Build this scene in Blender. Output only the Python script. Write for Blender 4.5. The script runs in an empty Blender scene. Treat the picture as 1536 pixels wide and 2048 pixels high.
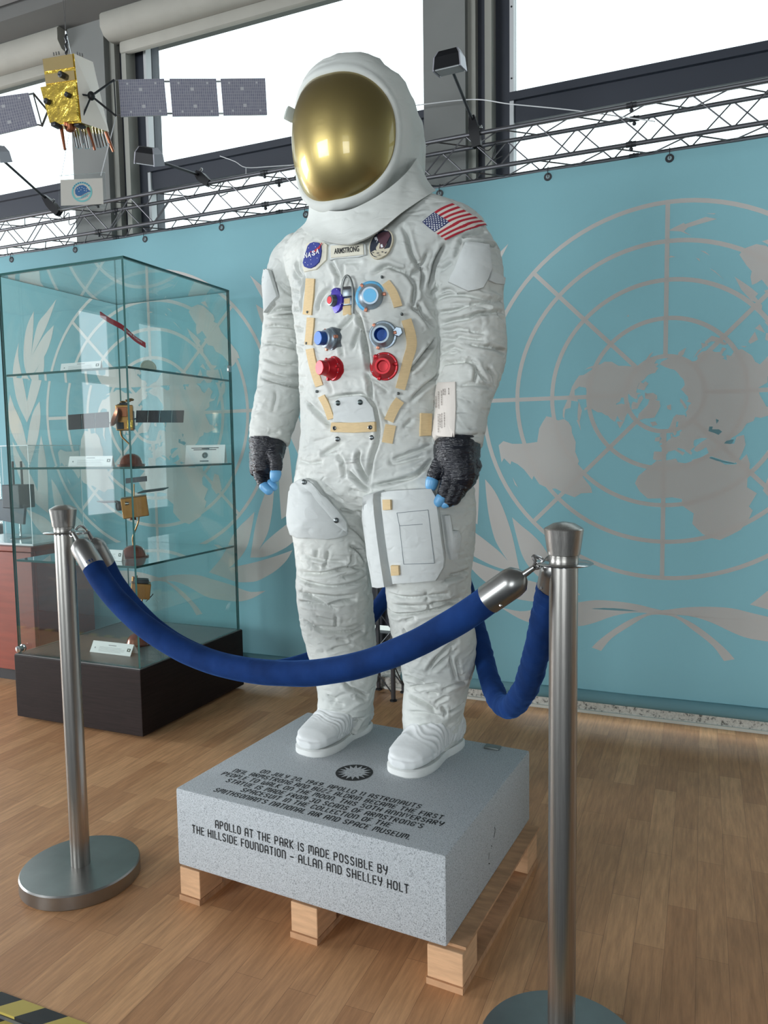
import bpy, bmesh, math, random
import numpy as np
from mathutils import Vector, Matrix, noise
from mathutils.bvhtree import BVHTree
from mathutils.kdtree import KDTree
from mathutils.geometry import tessellate_polygon

SC = bpy.context.scene
COL = SC.collection
random.seed(7)

# ------------------------------------------------------------------ camera
W, H, F = 1536, 2048, 1503.85
PITCH, ROLL, YAW, CAMZ = 0.0823, -0.015, 0.4014, 1.13
_fw = np.array([-math.sin(YAW)*math.cos(PITCH), math.cos(YAW)*math.cos(PITCH), -math.sin(PITCH)])
_r0 = np.array([math.cos(YAW), math.sin(YAW), 0.0])
_u0 = np.cross(_r0, _fw)
_r = math.cos(ROLL)*_r0 + math.sin(ROLL)*_u0
_u = -math.sin(ROLL)*_r0 + math.cos(ROLL)*_u0
EYE = np.array([0, 0, CAMZ])
cam_d = bpy.data.cameras.new('camera')
cam_d.sensor_fit = 'VERTICAL'
cam_d.sensor_height = 36
cam_d.sensor_width = 27
cam_d.lens = F/H*36
cam_d.clip_start = 0.02
cam_d.clip_end = 200
cam = bpy.data.objects.new('camera', cam_d)
COL.objects.link(cam)
mw = Matrix.Identity(4)
for i in range(3):
    mw[i][0], mw[i][1], mw[i][2], mw[i][3] = _r[i], _u[i], -_fw[i], EYE[i]
cam.matrix_world = mw
SC.camera = cam

# ------------------------------------------------------------------ light
SC.view_settings.view_transform = 'Standard'
SC.view_settings.look = 'None'
SC.view_settings.gamma = 1
SC.view_settings.use_curve_mapping = False
SC.view_settings.exposure = 0.0
SC.cycles.transparent_max_bounces = 48      # many panes of glass in line
world = bpy.data.worlds.new('world')
SC.world = world
world.use_nodes = True
bg = world.node_tree.nodes['Background']
bg.inputs[0].default_value = (0.86, 0.93, 1.0, 1)      # bright overcast sky
bg.inputs[1].default_value = 2.6


def area_light(name, loc, target, sx, sy, power, color=(1, 1, 1)):
    d = bpy.data.lights.new(name, 'AREA')
    d.shape = 'RECTANGLE'
    d.size, d.size_y, d.energy, d.color = sx, sy, power, color
    o = bpy.data.objects.new(name, d)
    COL.objects.link(o)
    o.location = loc
    o.rotation_euler = (Vector(target)-Vector(loc)).to_track_quat('-Z', 'Y').to_euler()
    return o


# daylight through the rear-left window; left and rear-right lamps are added fill
area_light('daylight_rear', (-4.9, -5.36, 1.65), (-4.4, 0, 1.25), 2.5, 2.5, 370, (0.93, 0.97, 1.0))
area_light('fill_left', (-8.9, 0.5, 1.3), (0, 0.9, 1.1), 2.9, 2.2, 400, (0.93, 0.97, 1.0))  # broad soft lamp added to brighten the figure, no such window seen
area_light('fill_rear_right', (1.2, -5.36, 1.15), (0.8, 0, 1.25), 1.9, 1.9, 115, (0.93, 0.97, 1.0))  # weak added lamp, lifts surfaces turned to the right


# ------------------------------------------------------------------ pixel helpers
def ray(px):
    return _fw + _r*((px[0]-W/2)/F) - _u*((px[1]-H/2)/F)


def at_y(px, Y):
    d = ray(px)
    return Vector(EYE + d*(Y/d[1]))


def at_z(px, z=0.0):
    d = ray(px)
    return Vector(EYE + d*((z-CAMZ)/d[2]))


def at_plane(px, p0, n):
    d = ray(px)
    n = np.array(n)
    return Vector(EYE + d*(np.dot(np.array(p0)-EYE, n)/np.dot(d, n)))


def depth(P):
    return float(np.dot(np.array(P)-EYE, _fw))


def to_px(P):
    d = np.array(P)-EYE
    z = d @ _fw
    return (W/2+F*(d @ _r)/z, H/2-F*(d @ _u)/z)


# ------------------------------------------------------------------ materials
def lin(c):
    if isinstance(c, str):
        c = [int(c[i:i+2], 16) for i in (0, 2, 4)]
    o = []
    for v in c:
        v /= 255.0
        o.append(v/12.92 if v <= 0.04045 else ((v+0.055)/1.055)**2.4)
    return (o[0], o[1], o[2], 1)


def mat(name, col, rough=0.6, metal=0.0, spec=0.5, noise_amt=0.0, nscale=20, bump=0.0, bscale=60, stretch=None, coat=0.0, sheen=0.0, col2=None):
    m = bpy.data.materials.new(name)
    m.use_nodes = True
    nt = m.node_tree
    b = nt.nodes['Principled BSDF']
    c = lin(col)
    b.inputs['Base Color'].default_value = c
    b.inputs['Roughness'].default_value = rough
    b.inputs['Metallic'].default_value = metal
    b.inputs['Specular IOR Level'].default_value = spec
    b.inputs['Coat Weight'].default_value = coat
    b.inputs['Sheen Weight'].default_value = sheen
    tc = nt.nodes.new('ShaderNodeTexCoord')
    mp = nt.nodes.new('ShaderNodeMapping')
    nt.links.new(tc.outputs['Object'], mp.inputs[0])
    if stretch:
        mp.inputs['Scale'].default_value = stretch
    if noise_amt or col2:
        n = nt.nodes.new('ShaderNodeTexNoise')
        n.inputs['Scale'].default_value = nscale
        n.inputs['Detail'].default_value = 5
        nt.links.new(mp.outputs[0], n.inputs['Vector'])
        rp = nt.nodes.new('ShaderNodeValToRGB')
        k = noise_amt
        c2 = lin(col2) if col2 else tuple(x*(1-k) for x in c[:3])+(1,)
        c1 = c if col2 else tuple(min(1, x*(1+k)) for x in c[:3])+(1,)
        rp.color_ramp.elements[0].position = 0.32
        rp.color_ramp.elements[1].position = 0.68
        rp.color_ramp.elements[0].color = c2
        rp.color_ramp.elements[1].color = c1
        nt.links.new(n.outputs['Fac'], rp.inputs[0])
        nt.links.new(rp.outputs[0], b.inputs['Base Color'])
    if bump:
        n2 = nt.nodes.new('ShaderNodeTexNoise')
        n2.inputs['Scale'].default_value = bscale
        n2.inputs['Detail'].default_value = 4
        nt.links.new(mp.outputs[0], n2.inputs['Vector'])
        bp = nt.nodes.new('ShaderNodeBump')
        bp.inputs['Strength'].default_value = bump
        bp.inputs['Distance'].default_value = 0.01
        nt.links.new(n2.outputs['Fac'], bp.inputs['Height'])
        nt.links.new(bp.outputs[0], b.inputs['Normal'])
    return m


def glass_mat(name, tint, refl=1.0, rough=0.0, ior=1.5):
    m = bpy.data.materials.new(name)
    m.use_nodes = True
    nt = m.node_tree
    nt.nodes.clear()
    out = nt.nodes.new('ShaderNodeOutputMaterial')
    mx = nt.nodes.new('ShaderNodeMixShader')
    tr = nt.nodes.new('ShaderNodeBsdfTransparent')
    tr.inputs[0].default_value = lin(tint)
    gl = nt.nodes.new('ShaderNodeBsdfGlossy')
    gl.inputs['Roughness'].default_value = rough
    gl.inputs[0].default_value = (1, 1, 1, 1)
    # Schlick reflection, the same from both sides of the thin pane
    fr = nt.nodes.new('ShaderNodeLayerWeight')
    fr.inputs[0].default_value = 0.5
    pw = nt.nodes.new('ShaderNodeMath')
    pw.operation = 'POWER'
    pw.inputs[1].default_value = 5
    nt.links.new(fr.outputs['Facing'], pw.inputs[0])
    mu = nt.nodes.new('ShaderNodeMath')
    mu.operation = 'MULTIPLY_ADD'
    mu.inputs[1].default_value = 0.95*refl
    mu.inputs[2].default_value = 0.045*refl
    mu.use_clamp = True
    nt.links.new(pw.outputs[0], mu.inputs[0])
    nt.links.new(mu.outputs[0], mx.inputs[0])
    nt.links.new(tr.outputs[0], mx.inputs[1])
    nt.links.new(gl.outputs[0], mx.inputs[2])
    nt.links.new(mx.outputs[0], out.inputs[0])
    return m


# ------------------------------------------------------------------ mesh builder
ORG = {}


class MB:
    def __init__(s):
        s.v, s.f, s.m = [], [], []

    def add(s, verts, faces, mi=0):
        b = len(s.v)
        s.v += [Vector(p) for p in verts]
        s.f += [tuple(i+b for i in f) for f in faces]
        s.m += [mi]*len(faces)
        return s

    def box(s, lo, hi, mi=0, rot=None, bev=0.0):
        """axis box lo..hi, optional matrix rot applied afterwards"""
        x0, y0, z0 = lo
        x1, y1, z1 = hi
        if bev > 0:
            bm = bmesh.new()
            bmesh.ops.create_cube(bm, size=1)
            for v in bm.verts:
                v.co = Vector(((x0+x1)/2+v.co.x*(x1-x0), (y0+y1)/2+v.co.y*(y1-y0), (z0+z1)/2+v.co.z*(z1-z0)))
            bmesh.ops.bevel(bm, geom=bm.edges[:], offset=bev, segments=2, affect='EDGES', profile=0.5)
            bm.verts.index_update()
            vs = [v.co.copy() for v in bm.verts]
            fs = [[v.index for v in f.verts] for f in bm.faces]
            bm.free()
        else:
            vs = [Vector(p) for p in ((x0, y0, z0), (x1, y0, z0), (x1, y1, z0), (x0, y1, z0), (x0, y0, z1), (x1, y0, z1), (x1, y1, z1), (x0, y1, z1))]
            fs = [(0, 3, 2, 1), (4, 5, 6, 7), (0, 1, 5, 4), (1, 2, 6, 5), (2, 3, 7, 6), (3, 0, 4, 7)]
        if rot is not None:
            vs = [rot @ v for v in vs]
        return s.add(vs, fs, mi)

    def loft(s, rings, mi=0, cap=True, closed=True):
        n = len(rings[0])
        vs = [p for r in rings for p in r]
        fs = []
        for i in range(len(rings)-1):
            for j in range(n if closed else n-1):
                a, b = i*n+j, i*n+(j+1) % n
                fs.append((a, b, b+n, a+n))
        if cap:
            fs.append(tuple(range(n-1, -1, -1)))
            fs.append(tuple(range((len(rings)-1)*n, len(rings)*n)))
        return s.add(vs, fs, mi)

    def tube(s, pts, rad, n=12, mi=0, cap=True, k=1.0):
        pts = [Vector(p) for p in pts]
        if not hasattr(rad, '__len__'):
            rad = [rad]*len(pts)
        rings = []
        up = None
        for i, p in enumerate(pts):
            t = (pts[min(i+1, len(pts)-1)]-pts[max(i-1, 0)]).normalized()
            if up is None:
                up = Vector((0, 0, 1)) if abs(t.z) < 0.9 else Vector((1, 0, 0))
            a = t.cross(up)
            a = a.normalized() if a.length > 1e-6 else t.orthogonal().normalized()
            b = a.cross(t).normalized()
            up = b
            rings.append([p+a*(math.cos(q)*rad[i])+b*(math.sin(q)*rad[i]*k) for q in [2*math.pi*j/n for j in range(n)]])
        return s.loft(rings, mi, cap)

    def lathe(s, prof, o=(0, 0, 0), ax=(0, 0, 1), n=32, mi=0, cap=True):
        """prof: list of (radius, height) along axis ax from o"""
        ax = Vector(ax).normalized()
        a = ax.orthogonal().normalized()
        b = ax.cross(a)
        o = Vector(o)
        rings = [[o+ax*h+a*(math.cos(q)*r)+b*(math.sin(q)*r) for q in [2*math.pi*j/n for j in range(n)]] for r, h in prof]
        return s.loft(rings, mi, cap)

    def poly(s, pts3, mi=0):
        """flat polygon, may be concave"""
        tris = tessellate_polygon([[Vector(p) for p in pts3]])
        return s.add(pts3, tris, mi)

    def prism(s, pts2, fn, d0, d1, mi=0):
        """extrude 2D polygon; fn(u,v,d)->3D"""
        n = len(pts2)
        a = [fn(u, v, d0) for u, v in pts2]
        b = [fn(u, v, d1) for u, v in pts2]
        tris = tessellate_polygon([[Vector((u, v, 0)) for u, v in pts2]])
        fs = [tuple(t) for t in tris]+[tuple(i+n for i in reversed(t)) for t in tris]
        fs += [(i, (i+1) % n, n+(i+1) % n, n+i) for i in range(n)]
        return s.add(a+b, fs, mi)

    def ellipsoid(s, c, rx, ry, rz, nu=24, nv=14, mi=0, rot=None):
        c = Vector(c)
        rings = []
        for i in range(nv+1):
            t = math.pi*i/nv
            t = min(max(t, 1e-3), math.pi-1e-3)
            rg = []
            for j in range(nu):
                q = 2*math.pi*j/nu
                p = Vector((rx*math.sin(t)*math.cos(q), ry*math.sin(t)*math.sin(q), -rz*math.cos(t)))
                if rot is not None:
                    p = rot @ p
                rg.append(c+p)
            rings.append(rg)
        return s.loft(rings, mi)

    def build(s, name, mats, parent=None, smooth=True, angle=35, recalc=True):
        me = bpy.data.meshes.new(name)
        o = bpy.data.objects.new(name, me)
        COL.objects.link(o)
        if parent is not None:
            o.parent = parent
            org = ORG.get(parent.name, Vector((0, 0, 0)))
            ORG[o.name] = org
        else:
            zs = [p.z for p in s.v]
            xs = [p.x for p in s.v]
            ys = [p.y for p in s.v]
            org = Vector(((min(xs)+max(xs))/2, (min(ys)+max(ys))/2, min(zs)))
            o.location = org
            ORG[o.name] = org
        me.from_pydata([p-org for p in s.v], [], s.f)
        for m in (mats if isinstance(mats, (list, tuple)) else [mats]):
            me.materials.append(m)
        me.polygons.foreach_set('material_index', s.m)
        if recalc:
            bm = bmesh.new()
            bm.from_mesh(me)
            bmesh.ops.recalc_face_normals(bm, faces=bm.faces[:])
            bm.to_mesh(me)
            bm.free()
        if smooth:
            me.polygons.foreach_set('use_smooth', [True]*len(me.polygons))
            try:
                me.set_sharp_from_angle(angle=math.radians(angle))
            except Exception:
                pass
        me.update()
        return o


def root(name, loc, label, cat, group=None):
    o = bpy.data.objects.new(name, None)
    COL.objects.link(o)
    o.location = loc
    o.empty_display_size = 0.05
    ORG[o.name] = Vector(loc)
    return tag(o, label, cat, group)


def tag(o, label, cat, group=None):
    o['label'] = label
    o['category'] = cat
    if group:
        o['group'] = group
    return o


def structure(o, label=None):
    o['kind'] = 'structure'
    if label:
        o['label'] = label
    return o


def copy_tree(o, parent=None):
    c = o.copy()
    COL.objects.link(c)
    if parent is not None:
        c.parent = parent
    for ch in o.children:
        copy_tree(ch, c)
    return c


def smoothline(pts, n=8):
    """Catmull-Rom through points (any dimension)"""
    P = [Vector(p) for p in pts]
    P = [P[0]*2-P[1]]+P+[P[-1]*2-P[-2]]
    out = []
    for i in range(1, len(P)-2):
        for k in range(n):
            t = k/n
            a, b, c, d = P[i-1], P[i], P[i+1], P[i+2]
            out.append(0.5*((2*b)+(c-a)*t+(2*a-5*b+4*c-d)*t*t+(3*b-a-3*c+d)*t*t*t))
    out.append(P[-2])
    return out


def text_polys(body, size=1.0, fat=0.0):
    """flat text mesh as (verts2d, faces), baseline at 0, centred in x"""
    cu = bpy.data.curves.new('txt', 'FONT')
    cu.body = body
    cu.size = size
    cu.offset = fat
    cu.resolution_u = 3
    ob = bpy.data.objects.new('txt', cu)
    COL.objects.link(ob)
    dg = bpy.context.evaluated_depsgraph_get()
    dg.update()
    me = bpy.data.meshes.new_from_object(ob.evaluated_get(dg))
    vs = [(v.co.x, v.co.y) for v in me.vertices]
    fs = [tuple(p.vertices) for p in me.polygons]
    bpy.data.objects.remove(ob)
    bpy.data.curves.remove(cu)
    bpy.data.meshes.remove(me)
    x0, x1 = min(v[0] for v in vs), max(v[0] for v in vs)
    vs = [(x-(x0+x1)/2, y) for x, y in vs]
    return vs, fs, x1-x0
# ------------------------------------------------------------------ shared materials
M = {}
M['steel'] = mat('brushed_steel', (168, 165, 160), 0.3, 1.0, noise_amt=0.12, nscale=9, stretch=(60, 60, 1), bump=0.05, bscale=20)
M['steel_h'] = mat('brushed_steel_disc', (150, 150, 148), 0.33, 1.0, noise_amt=0.08, nscale=12)
M['chrome'] = mat('chrome', (190, 190, 190), 0.15, 1.0)
M['dark_metal'] = mat('dark_metal', (52, 54, 58), 0.45, 0.4)
M['truss'] = mat('truss_grey', (92, 92, 96), 0.42, 0.7)
M['black'] = mat('black_plastic', (28, 29, 32), 0.5)
M['white_paper'] = mat('white_paper', (222, 224, 224), 0.6)
M['ink'] = mat('ink', (40, 42, 46), 0.7)
M['gold'] = mat('gold_foil', (214, 176, 84), 0.28, 0.9, bump=0.5, bscale=45, noise_amt=0.15)
M['bronze'] = mat('bronze_gold', (160, 116, 66), 0.35, 0.8, noise_amt=0.15)
M['copper'] = mat('copper', (150, 92, 66), 0.35, 0.9)
M['column'] = mat('column_paint', (112, 114, 112), 0.7, noise_amt=0.05, nscale=4)
M['column_light'] = mat('column_light', (150, 150, 143), 0.7)
M['frame_dark'] = mat('window_frame_dark', (46, 50, 60), 0.5)
M['frame_white'] = mat('window_strip_white', (200, 202, 204), 0.5)
M['blind'] = mat('blind_fabric', (150, 148, 140), 0.8, noise_amt=0.04, nscale=8)
M['wall'] = mat('wall_paint', (150, 152, 150), 0.8, noise_amt=0.03, nscale=5)
M['wall_dark'] = mat('wall_dark', (96, 96, 94), 0.8)
M['pane'] = glass_mat('window_glass', (246, 250, 248), 0.6)
M['glass'] = glass_mat('cabinet_glass', (249, 253, 252), 1.5)
M['glass_edge'] = mat('glass_edge', (38, 84, 82), 0.15, 0.0, spec=0.8)
M['acrylic'] = glass_mat('acrylic', (250, 252, 252), 1.0)
M['acrylic_edge'] = mat('acrylic_edge', (214, 220, 222), 0.2)


def floor_mat():
    m = bpy.data.materials.new('wood_laminate')
    m.use_nodes = True
    nt = m.node_tree
    b = nt.nodes['Principled BSDF']
    tc = nt.nodes.new('ShaderNodeTexCoord')
    mp = nt.nodes.new('ShaderNodeMapping')
    mp.inputs['Rotation'].default_value = (0, 0, math.radians(90))
    nt.links.new(tc.outputs['Object'], mp.inputs[0])
    br = nt.nodes.new('ShaderNodeTexBrick')
    br.offset = 0.43
    br.offset_frequency = 2
    br.squash = 1
    br.inputs['Scale'].default_value = 1
    br.inputs['Brick Width'].default_value = 0.42
    br.inputs['Row Height'].default_value = 0.066
    br.inputs['Mortar Size'].default_value = 0.0005
    br.inputs['Mortar Smooth'].default_value = 0.3
    br.inputs['Bias'].default_value = 0.0
    br.inputs['Color1'].default_value = lin((216, 168, 124))
    br.inputs['Color2'].default_value = lin((190, 142, 102))
    br.inputs['Mortar'].default_value = lin((150, 112, 82))
    nt.links.new(mp.outputs[0], br.inputs[0])
    mp2 = nt.nodes.new('ShaderNodeMapping')
    mp2.inputs['Scale'].default_value = (14, 1.2, 1)
    nt.links.new(tc.outputs['Object'], mp2.inputs[0])
    n = nt.nodes.new('ShaderNodeTexNoise')
    n.inputs['Scale'].default_value = 7
    n.inputs['Detail'].default_value = 8
    n.inputs['Roughness'].default_value = 0.65
    nt.links.new(mp2.outputs[0], n.inputs['Vector'])
    rp = nt.nodes.new('ShaderNodeValToRGB')
    rp.color_ramp.elements[0].position = 0.3
    rp.color_ramp.elements[1].position = 0.7
    rp.color_ramp.elements[0].color = (0.72, 0.70, 0.68, 1)
    rp.color_ramp.elements[1].color = (1.12, 1.1, 1.08, 1)
    nt.links.new(n.outputs['Fac'], rp.inputs[0])
    mx = nt.nodes.new('ShaderNodeMix')
    mx.data_type = 'RGBA'
    mx.blend_type = 'MULTIPLY'
    mx.inputs[0].default_value = 1
    nt.links.new(br.outputs['Color'], mx.inputs[6])
    nt.links.new(rp.outputs[0], mx.inputs[7])
    # knots
    n3 = nt.nodes.new('ShaderNodeTexVoronoi')
    n3.inputs['Scale'].default_value = 3.1
    n3.inputs['Randomness'].default_value = 1
    mp3 = nt.nodes.new('ShaderNodeMapping')
    mp3.inputs['Scale'].default_value = (2.0, 1.0, 1)
    nt.links.new(tc.outputs['Object'], mp3.inputs[0])
    nt.links.new(mp3.outputs[0], n3.inputs['Vector'])
    r3 = nt.nodes.new('ShaderNodeValToRGB')
    r3.color_ramp.elements[0].position = 0.015
    r3.color_ramp.elements[1].position = 0.05
    r3.color_ramp.elements[0].color = (0.45, 0.38, 0.33, 1)
    r3.color_ramp.elements[1].color = (1, 1, 1, 1)
    nt.links.new(n3.outputs['Distance'], r3.inputs[0])
    mx2 = nt.nodes.new('ShaderNodeMix')
    mx2.data_type = 'RGBA'
    mx2.blend_type = 'MULTIPLY'
    mx2.inputs[0].default_value = 0.8
    nt.links.new(mx.outputs[2], mx2.inputs[6])
    nt.links.new(r3.outputs[0], mx2.inputs[7])
    nt.links.new(mx2.outputs[2], b.inputs['Base Color'])
    b.inputs['Roughness'].default_value = 0.42
    b.inputs['Specular IOR Level'].default_value = 0.35
    return m


def speckle(name, base, dots, scale, rough=0.6, thr=0.42):
    m = bpy.data.materials.new(name)
    m.use_nodes = True
    nt = m.node_tree
    b = nt.nodes['Principled BSDF']
    tc = nt.nodes.new('ShaderNodeTexCoord')
    n = nt.nodes.new('ShaderNodeTexNoise')
    n.inputs['Scale'].default_value = scale
    n.inputs['Detail'].default_value = 3
    n.inputs['Roughness'].default_value = 0.8
    nt.links.new(tc.outputs['Object'], n.inputs['Vector'])
    rp = nt.nodes.new('ShaderNodeValToRGB')
    e = rp.color_ramp.elements
    e[0].position, e[0].color = thr-0.07, lin(dots)
    e[1].position, e[1].color = thr+0.03, lin(base)
    e2 = e.new(0.72)
    e2.color = lin([min(255, c+22) for c in base])
    nt.links.new(n.outputs['Fac'], rp.inputs[0])
    nt.links.new(rp.outputs[0], b.inputs['Base Color'])
    b.inputs['Roughness'].default_value = rough
    bp = nt.nodes.new('ShaderNodeBump')
    bp.inputs['Strength'].default_value = 0.15
    bp.inputs['Distance'].default_value = 0.002
    nt.links.new(n.outputs['Fac'], bp.inputs['Height'])
    nt.links.new(bp.outputs[0], b.inputs['Normal'])
    return m


# ------------------------------------------------------------------ setting
X0, X1, Y0, Y1, ZC = -9.0, 3.6, -5.4, 3.62, 3.5
structure(MB().box((X0, 1.055, -0.12), (X1, 3.22, 0.0)).build('floor', floor_mat(), smooth=False))
carpet = mat('grey_carpet', (96, 98, 104), 0.95, noise_amt=0.15, nscale=120, bump=0.3, bscale=300)
structure(MB().box((X0, Y0, -0.24), (X1, 1.055, -0.12)).build('floor_carpet', carpet, smooth=False))


def hazard_mat():
    m = bpy.data.materials.new('hazard_tape')
    m.use_nodes = True
    nt = m.node_tree
    b = nt.nodes['Principled BSDF']
    tc = nt.nodes.new('ShaderNodeTexCoord')
    mp = nt.nodes.new('ShaderNodeMapping')
    mp.inputs['Rotation'].default_value = (0, 0, math.radians(42))
    nt.links.new(tc.outputs['Object'], mp.inputs[0])
    w = nt.nodes.new('ShaderNodeTexWave')
    w.wave_type, w.bands_direction, w.wave_profile = 'BANDS', 'X', 'SIN'
    w.inputs['Scale'].default_value = 3.4
    w.inputs['Distortion'].default_value = 0.15
    nt.links.new(mp.outputs[0], w.inputs[0])
    rp = nt.nodes.new('ShaderNodeValToRGB')
    rp.color_ramp.interpolation = 'CONSTANT'
    rp.color_ramp.elements[0].color = lin((30, 32, 34))
    rp.color_ramp.elements[1].position = 0.5
    rp.color_ramp.elements[1].color = lin((190, 170, 84))
    nt.links.new(w.outputs['Fac'], rp.inputs[0])
    nt.links.new(rp.outputs[0], b.inputs['Base Color'])
    b.inputs['Roughness'].default_value = 0.45
    return m


HZ = hazard_mat()
structure(MB().box((X0, 1.018, -0.004), (X1, 1.06, 0.0015)).build('trim_1', HZ, smooth=False), 'black and yellow tape along the edge of the wooden platform')
structure(MB().box((X0, 0.975, -0.06), (X1, 1.016, -0.012)).build('trim_2', HZ, smooth=False), 'black and yellow tape on the lower step edge')
structure(MB().box((X0, 1.016, -0.012), (X1, 1.054, -0.005)).build('trim_3', mat('step_nosing', (120, 122, 124), 0.4, 0.6), smooth=False), 'grey step nosing under the platform edge')
structure(MB().box((X0, 0.6, -0.119), (X1, 0.974, -0.062)).build('trim_4', carpet, smooth=False), 'grey carpeted step below the platform')

# ceiling: square panels with dark joints
ceil = MB()
cm = [mat('ceiling_panel', (132, 132, 132), 0.85, noise_amt=0.03), mat('ceiling_joint', (58, 58, 60), 0.9)]
ceil.box((X0, Y0, ZC+0.03), (X1, 3.6, ZC+0.15), 1)
xx = X0+0.02
while xx < X1:
    yy = 3.10
    while yy > Y0:
        ceil.box((xx+0.022, max(Y0, yy-0.60)+0.0, ZC), (min(X1, xx+0.6)-0.0, yy-0.022, ZC+0.032), 0)
        yy -= 0.6
    xx += 0.6
structure(ceil.build('ceiling', cm, smooth=False))
structure(MB().box((X0, 3.10, 3.44), (X1, 3.30, 3.52)).build('trim_5', M['wall_dark'], smooth=False), 'dark bulkhead where ceiling meets the window wall')
structure(MB().box((X0, 3.312, 3.40), (X1, Y1, 3.60)).build('wall_front', M['wall_dark'], smooth=False))

# window wall: columns, dark frames, transom bars, panes
frm = M['frame_dark']


def column(xa, xb, n):
    c = MB()
    c.box((xa, 3.30, 0), (xb, 3.60, 3.46), 0)
    structure(c.build('wall_column_%d' % n, [M['column']], smooth=False))
    c = MB()
    c.box((xb, 3.34, 0), (xb+0.035, 3.58, 3.46), 0)
    c.box((xb+0.035, 3.38, 0), (xb+0.075, 3.56, 3.46), 1)
    c.box((xb+0.075, 3.345, 0), (xb+0.105, 3.56, 3.46), 0)
    structure(c.build('trim_%d' % (5+n), [M['column_light'], M['frame_dark']], smooth=False), 'pale and dark pilaster strips beside the grey column')


column(-3.235, -2.985, 1)
column(-1.178, -0.985, 2)
column(1.09, 1.29, 3)


def window(n, xa, xb):
    w = MB()
    ya, yb = 3.42, 3.54
    w.box((xa, ya, 0.1), (xa+0.065, yb, 3.44), 0)
    w.box((xb-0.02, ya, 0.1), (xb, yb, 3.44), 0)
    w.box((xa+0.065, ya, 2.565), (xb-0.02, 3.49, 2.685), 0)
    w.box((xa+0.065, ya-0.02, 2.655), (xb-0.02, ya, 2.69), 0)
    w.box((xa+0.065, ya, 0.1), (xb-0.02, yb, 0.17), 0)
    w.box((xa+0.065, ya, 3.38), (xb-0.02, yb, 3.44), 0)
    o = w.build('window_%d' % n, [frm], smooth=False)
    structure(o, 'tall window with dark frame and transom bar')
    s = MB()
    s.box((xa+0.065, ya-0.012, 0.2), (xa+0.083, ya+0.03, 3.4), 0)
    for z in (0.5, 1.3, 2.3, 2.75, 3.05, 3.3):
        s.lathe([(0.004, 0), (0.004, 0.002)], (xa+0.074, ya-0.012, z), (0, -1, 0), 8, 1)
    s.build('window_strip', [M['frame_white'], M['dark_metal']], o, smooth=False)
    g = MB().box((xa+0.065, 3.475, 0.17), (xb-0.02, 3.481, 3.38))
    g.build('window_pane', [M['pane']], o, smooth=False)


window(1, -2.88, -1.178)
window(2, -0.88, 1.09)
window(3, -5.3, -3.235)
window(4, 1.39, 3.6)
window(5, -8.9, -5.42)

curb = MB()
curb.box((X0, 3.215, -0.12), (X1, 3.42, 0.055), 0)
curb.box((X0, 3.205, -0.12), (X1, 3.216, 0.012), 1)
structure(curb.build('baseboard_front', [speckle('concrete_curb', (196, 192, 184), (104, 102, 98), 60, 0.7, 0.43), mat('curb_edge', (206, 204, 196), 0.5)], smooth=False))
structure(MB().box((X0, 3.42, -0.12), (X1, Y1, 0.10)).build('trim_sill', M['wall'], smooth=False), 'low sill under the tall windows')


def blind(label, xa, xb):
    b = root('roller_blind', ((xa+xb)/2, 3.33, 3.33), label, 'blind', 'roller blinds above the windows')
    prof = [(-0.06, 0.07), (-0.085, 0.04), (-0.085, -0.02), (-0.06, -0.055), (-0.02, -0.065), (0.03, -0.06), (0.05, -0.03), (0.05, 0.07)]
    MB().prism(prof, lambda u, v, d: Vector((d, 3.33+u, 3.385+v)), xa, xb).build('cassette', [M['blind']], b, smooth=True, angle=50)
    MB().box((xa+0.04, 3.335, 3.262), (xb-0.02, 3.375, 3.325), 0, None, 0.012).build('bottom_bar', [M['blind']], b)
    return b


blind('grey rolled-up blind above the middle window, right of the left column', -2.955, -1.19)
blind('grey rolled-up blind above the left window, behind the hanging satellite', -5.2, -3.25)

# other walls of the room, with windows; wide left opening added for fill light
structure(MB().box((X0-0.15, Y0, -0.24), (X0, -5.3, ZC+0.1)).box((X0-0.15, -4.55, -0.24), (X0, -1.1, ZC+0.1)).box((X0-0.15, 2.1, -0.24), (X0, Y1, ZC+0.1)).box((X0-0.15, -1.1, -0.24), (X0, 2.1, 0.15)).box((X0-0.15, -1.1, 2.6), (X0, 2.1, ZC+0.1)).box((X0-0.15, -5.3, -0.24), (X0, -4.55, 0.15)).box((X0-0.15, -5.3, 3.4), (X0, -4.55, ZC+0.1)).box((X0-0.15, -5.3, 2.28), (X0, -4.55, 2.4)).build('wall_left', M['wall'], smooth=False))
structure(MB().box((X1, Y0, -0.24), (X1+0.15, Y1, ZC+0.1)).build('wall_right', M['wall'], smooth=False))
rb = MB()
segs = [(X0, -6.2), (-3.6, 0.2), (2.2, X1)]
for a, b_ in segs:
    rb.box((a, Y0-0.15, -0.24), (b_, Y0, ZC+0.1))
for a, b_ in ((-6.2, -3.6), (0.2, 2.2)):
    rb.box((a, Y0-0.15, -0.24), (b_, Y0, 0.15))
    rb.box((a, Y0-0.15, 3.05), (b_, Y0, ZC+0.1))
structure(rb.build('wall_back', M['wall_dark'], smooth=False))
for n, (a, b_) in enumerate(((-6.2, -3.6), (0.2, 2.2))):
    w = MB()
    for x in (a, (a+b_)/2-0.03, b_-0.06):
        w.box((x, Y0-0.1, 0.15), (x+0.06, Y0-0.03, 3.05), 0)
    for z in (0.15, 2.2, 2.99):
        w.box((a, Y0-0.1, z), (b_, Y0-0.03, z+0.06), 0)
    o = structure(w.build('window_%d' % (6+n), [frm], smooth=False))
    MB().box((a, Y0-0.07, 0.2), (b_, Y0-0.064, 3.0)).build('window_pane', [M['pane']], o, smooth=False)

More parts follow.
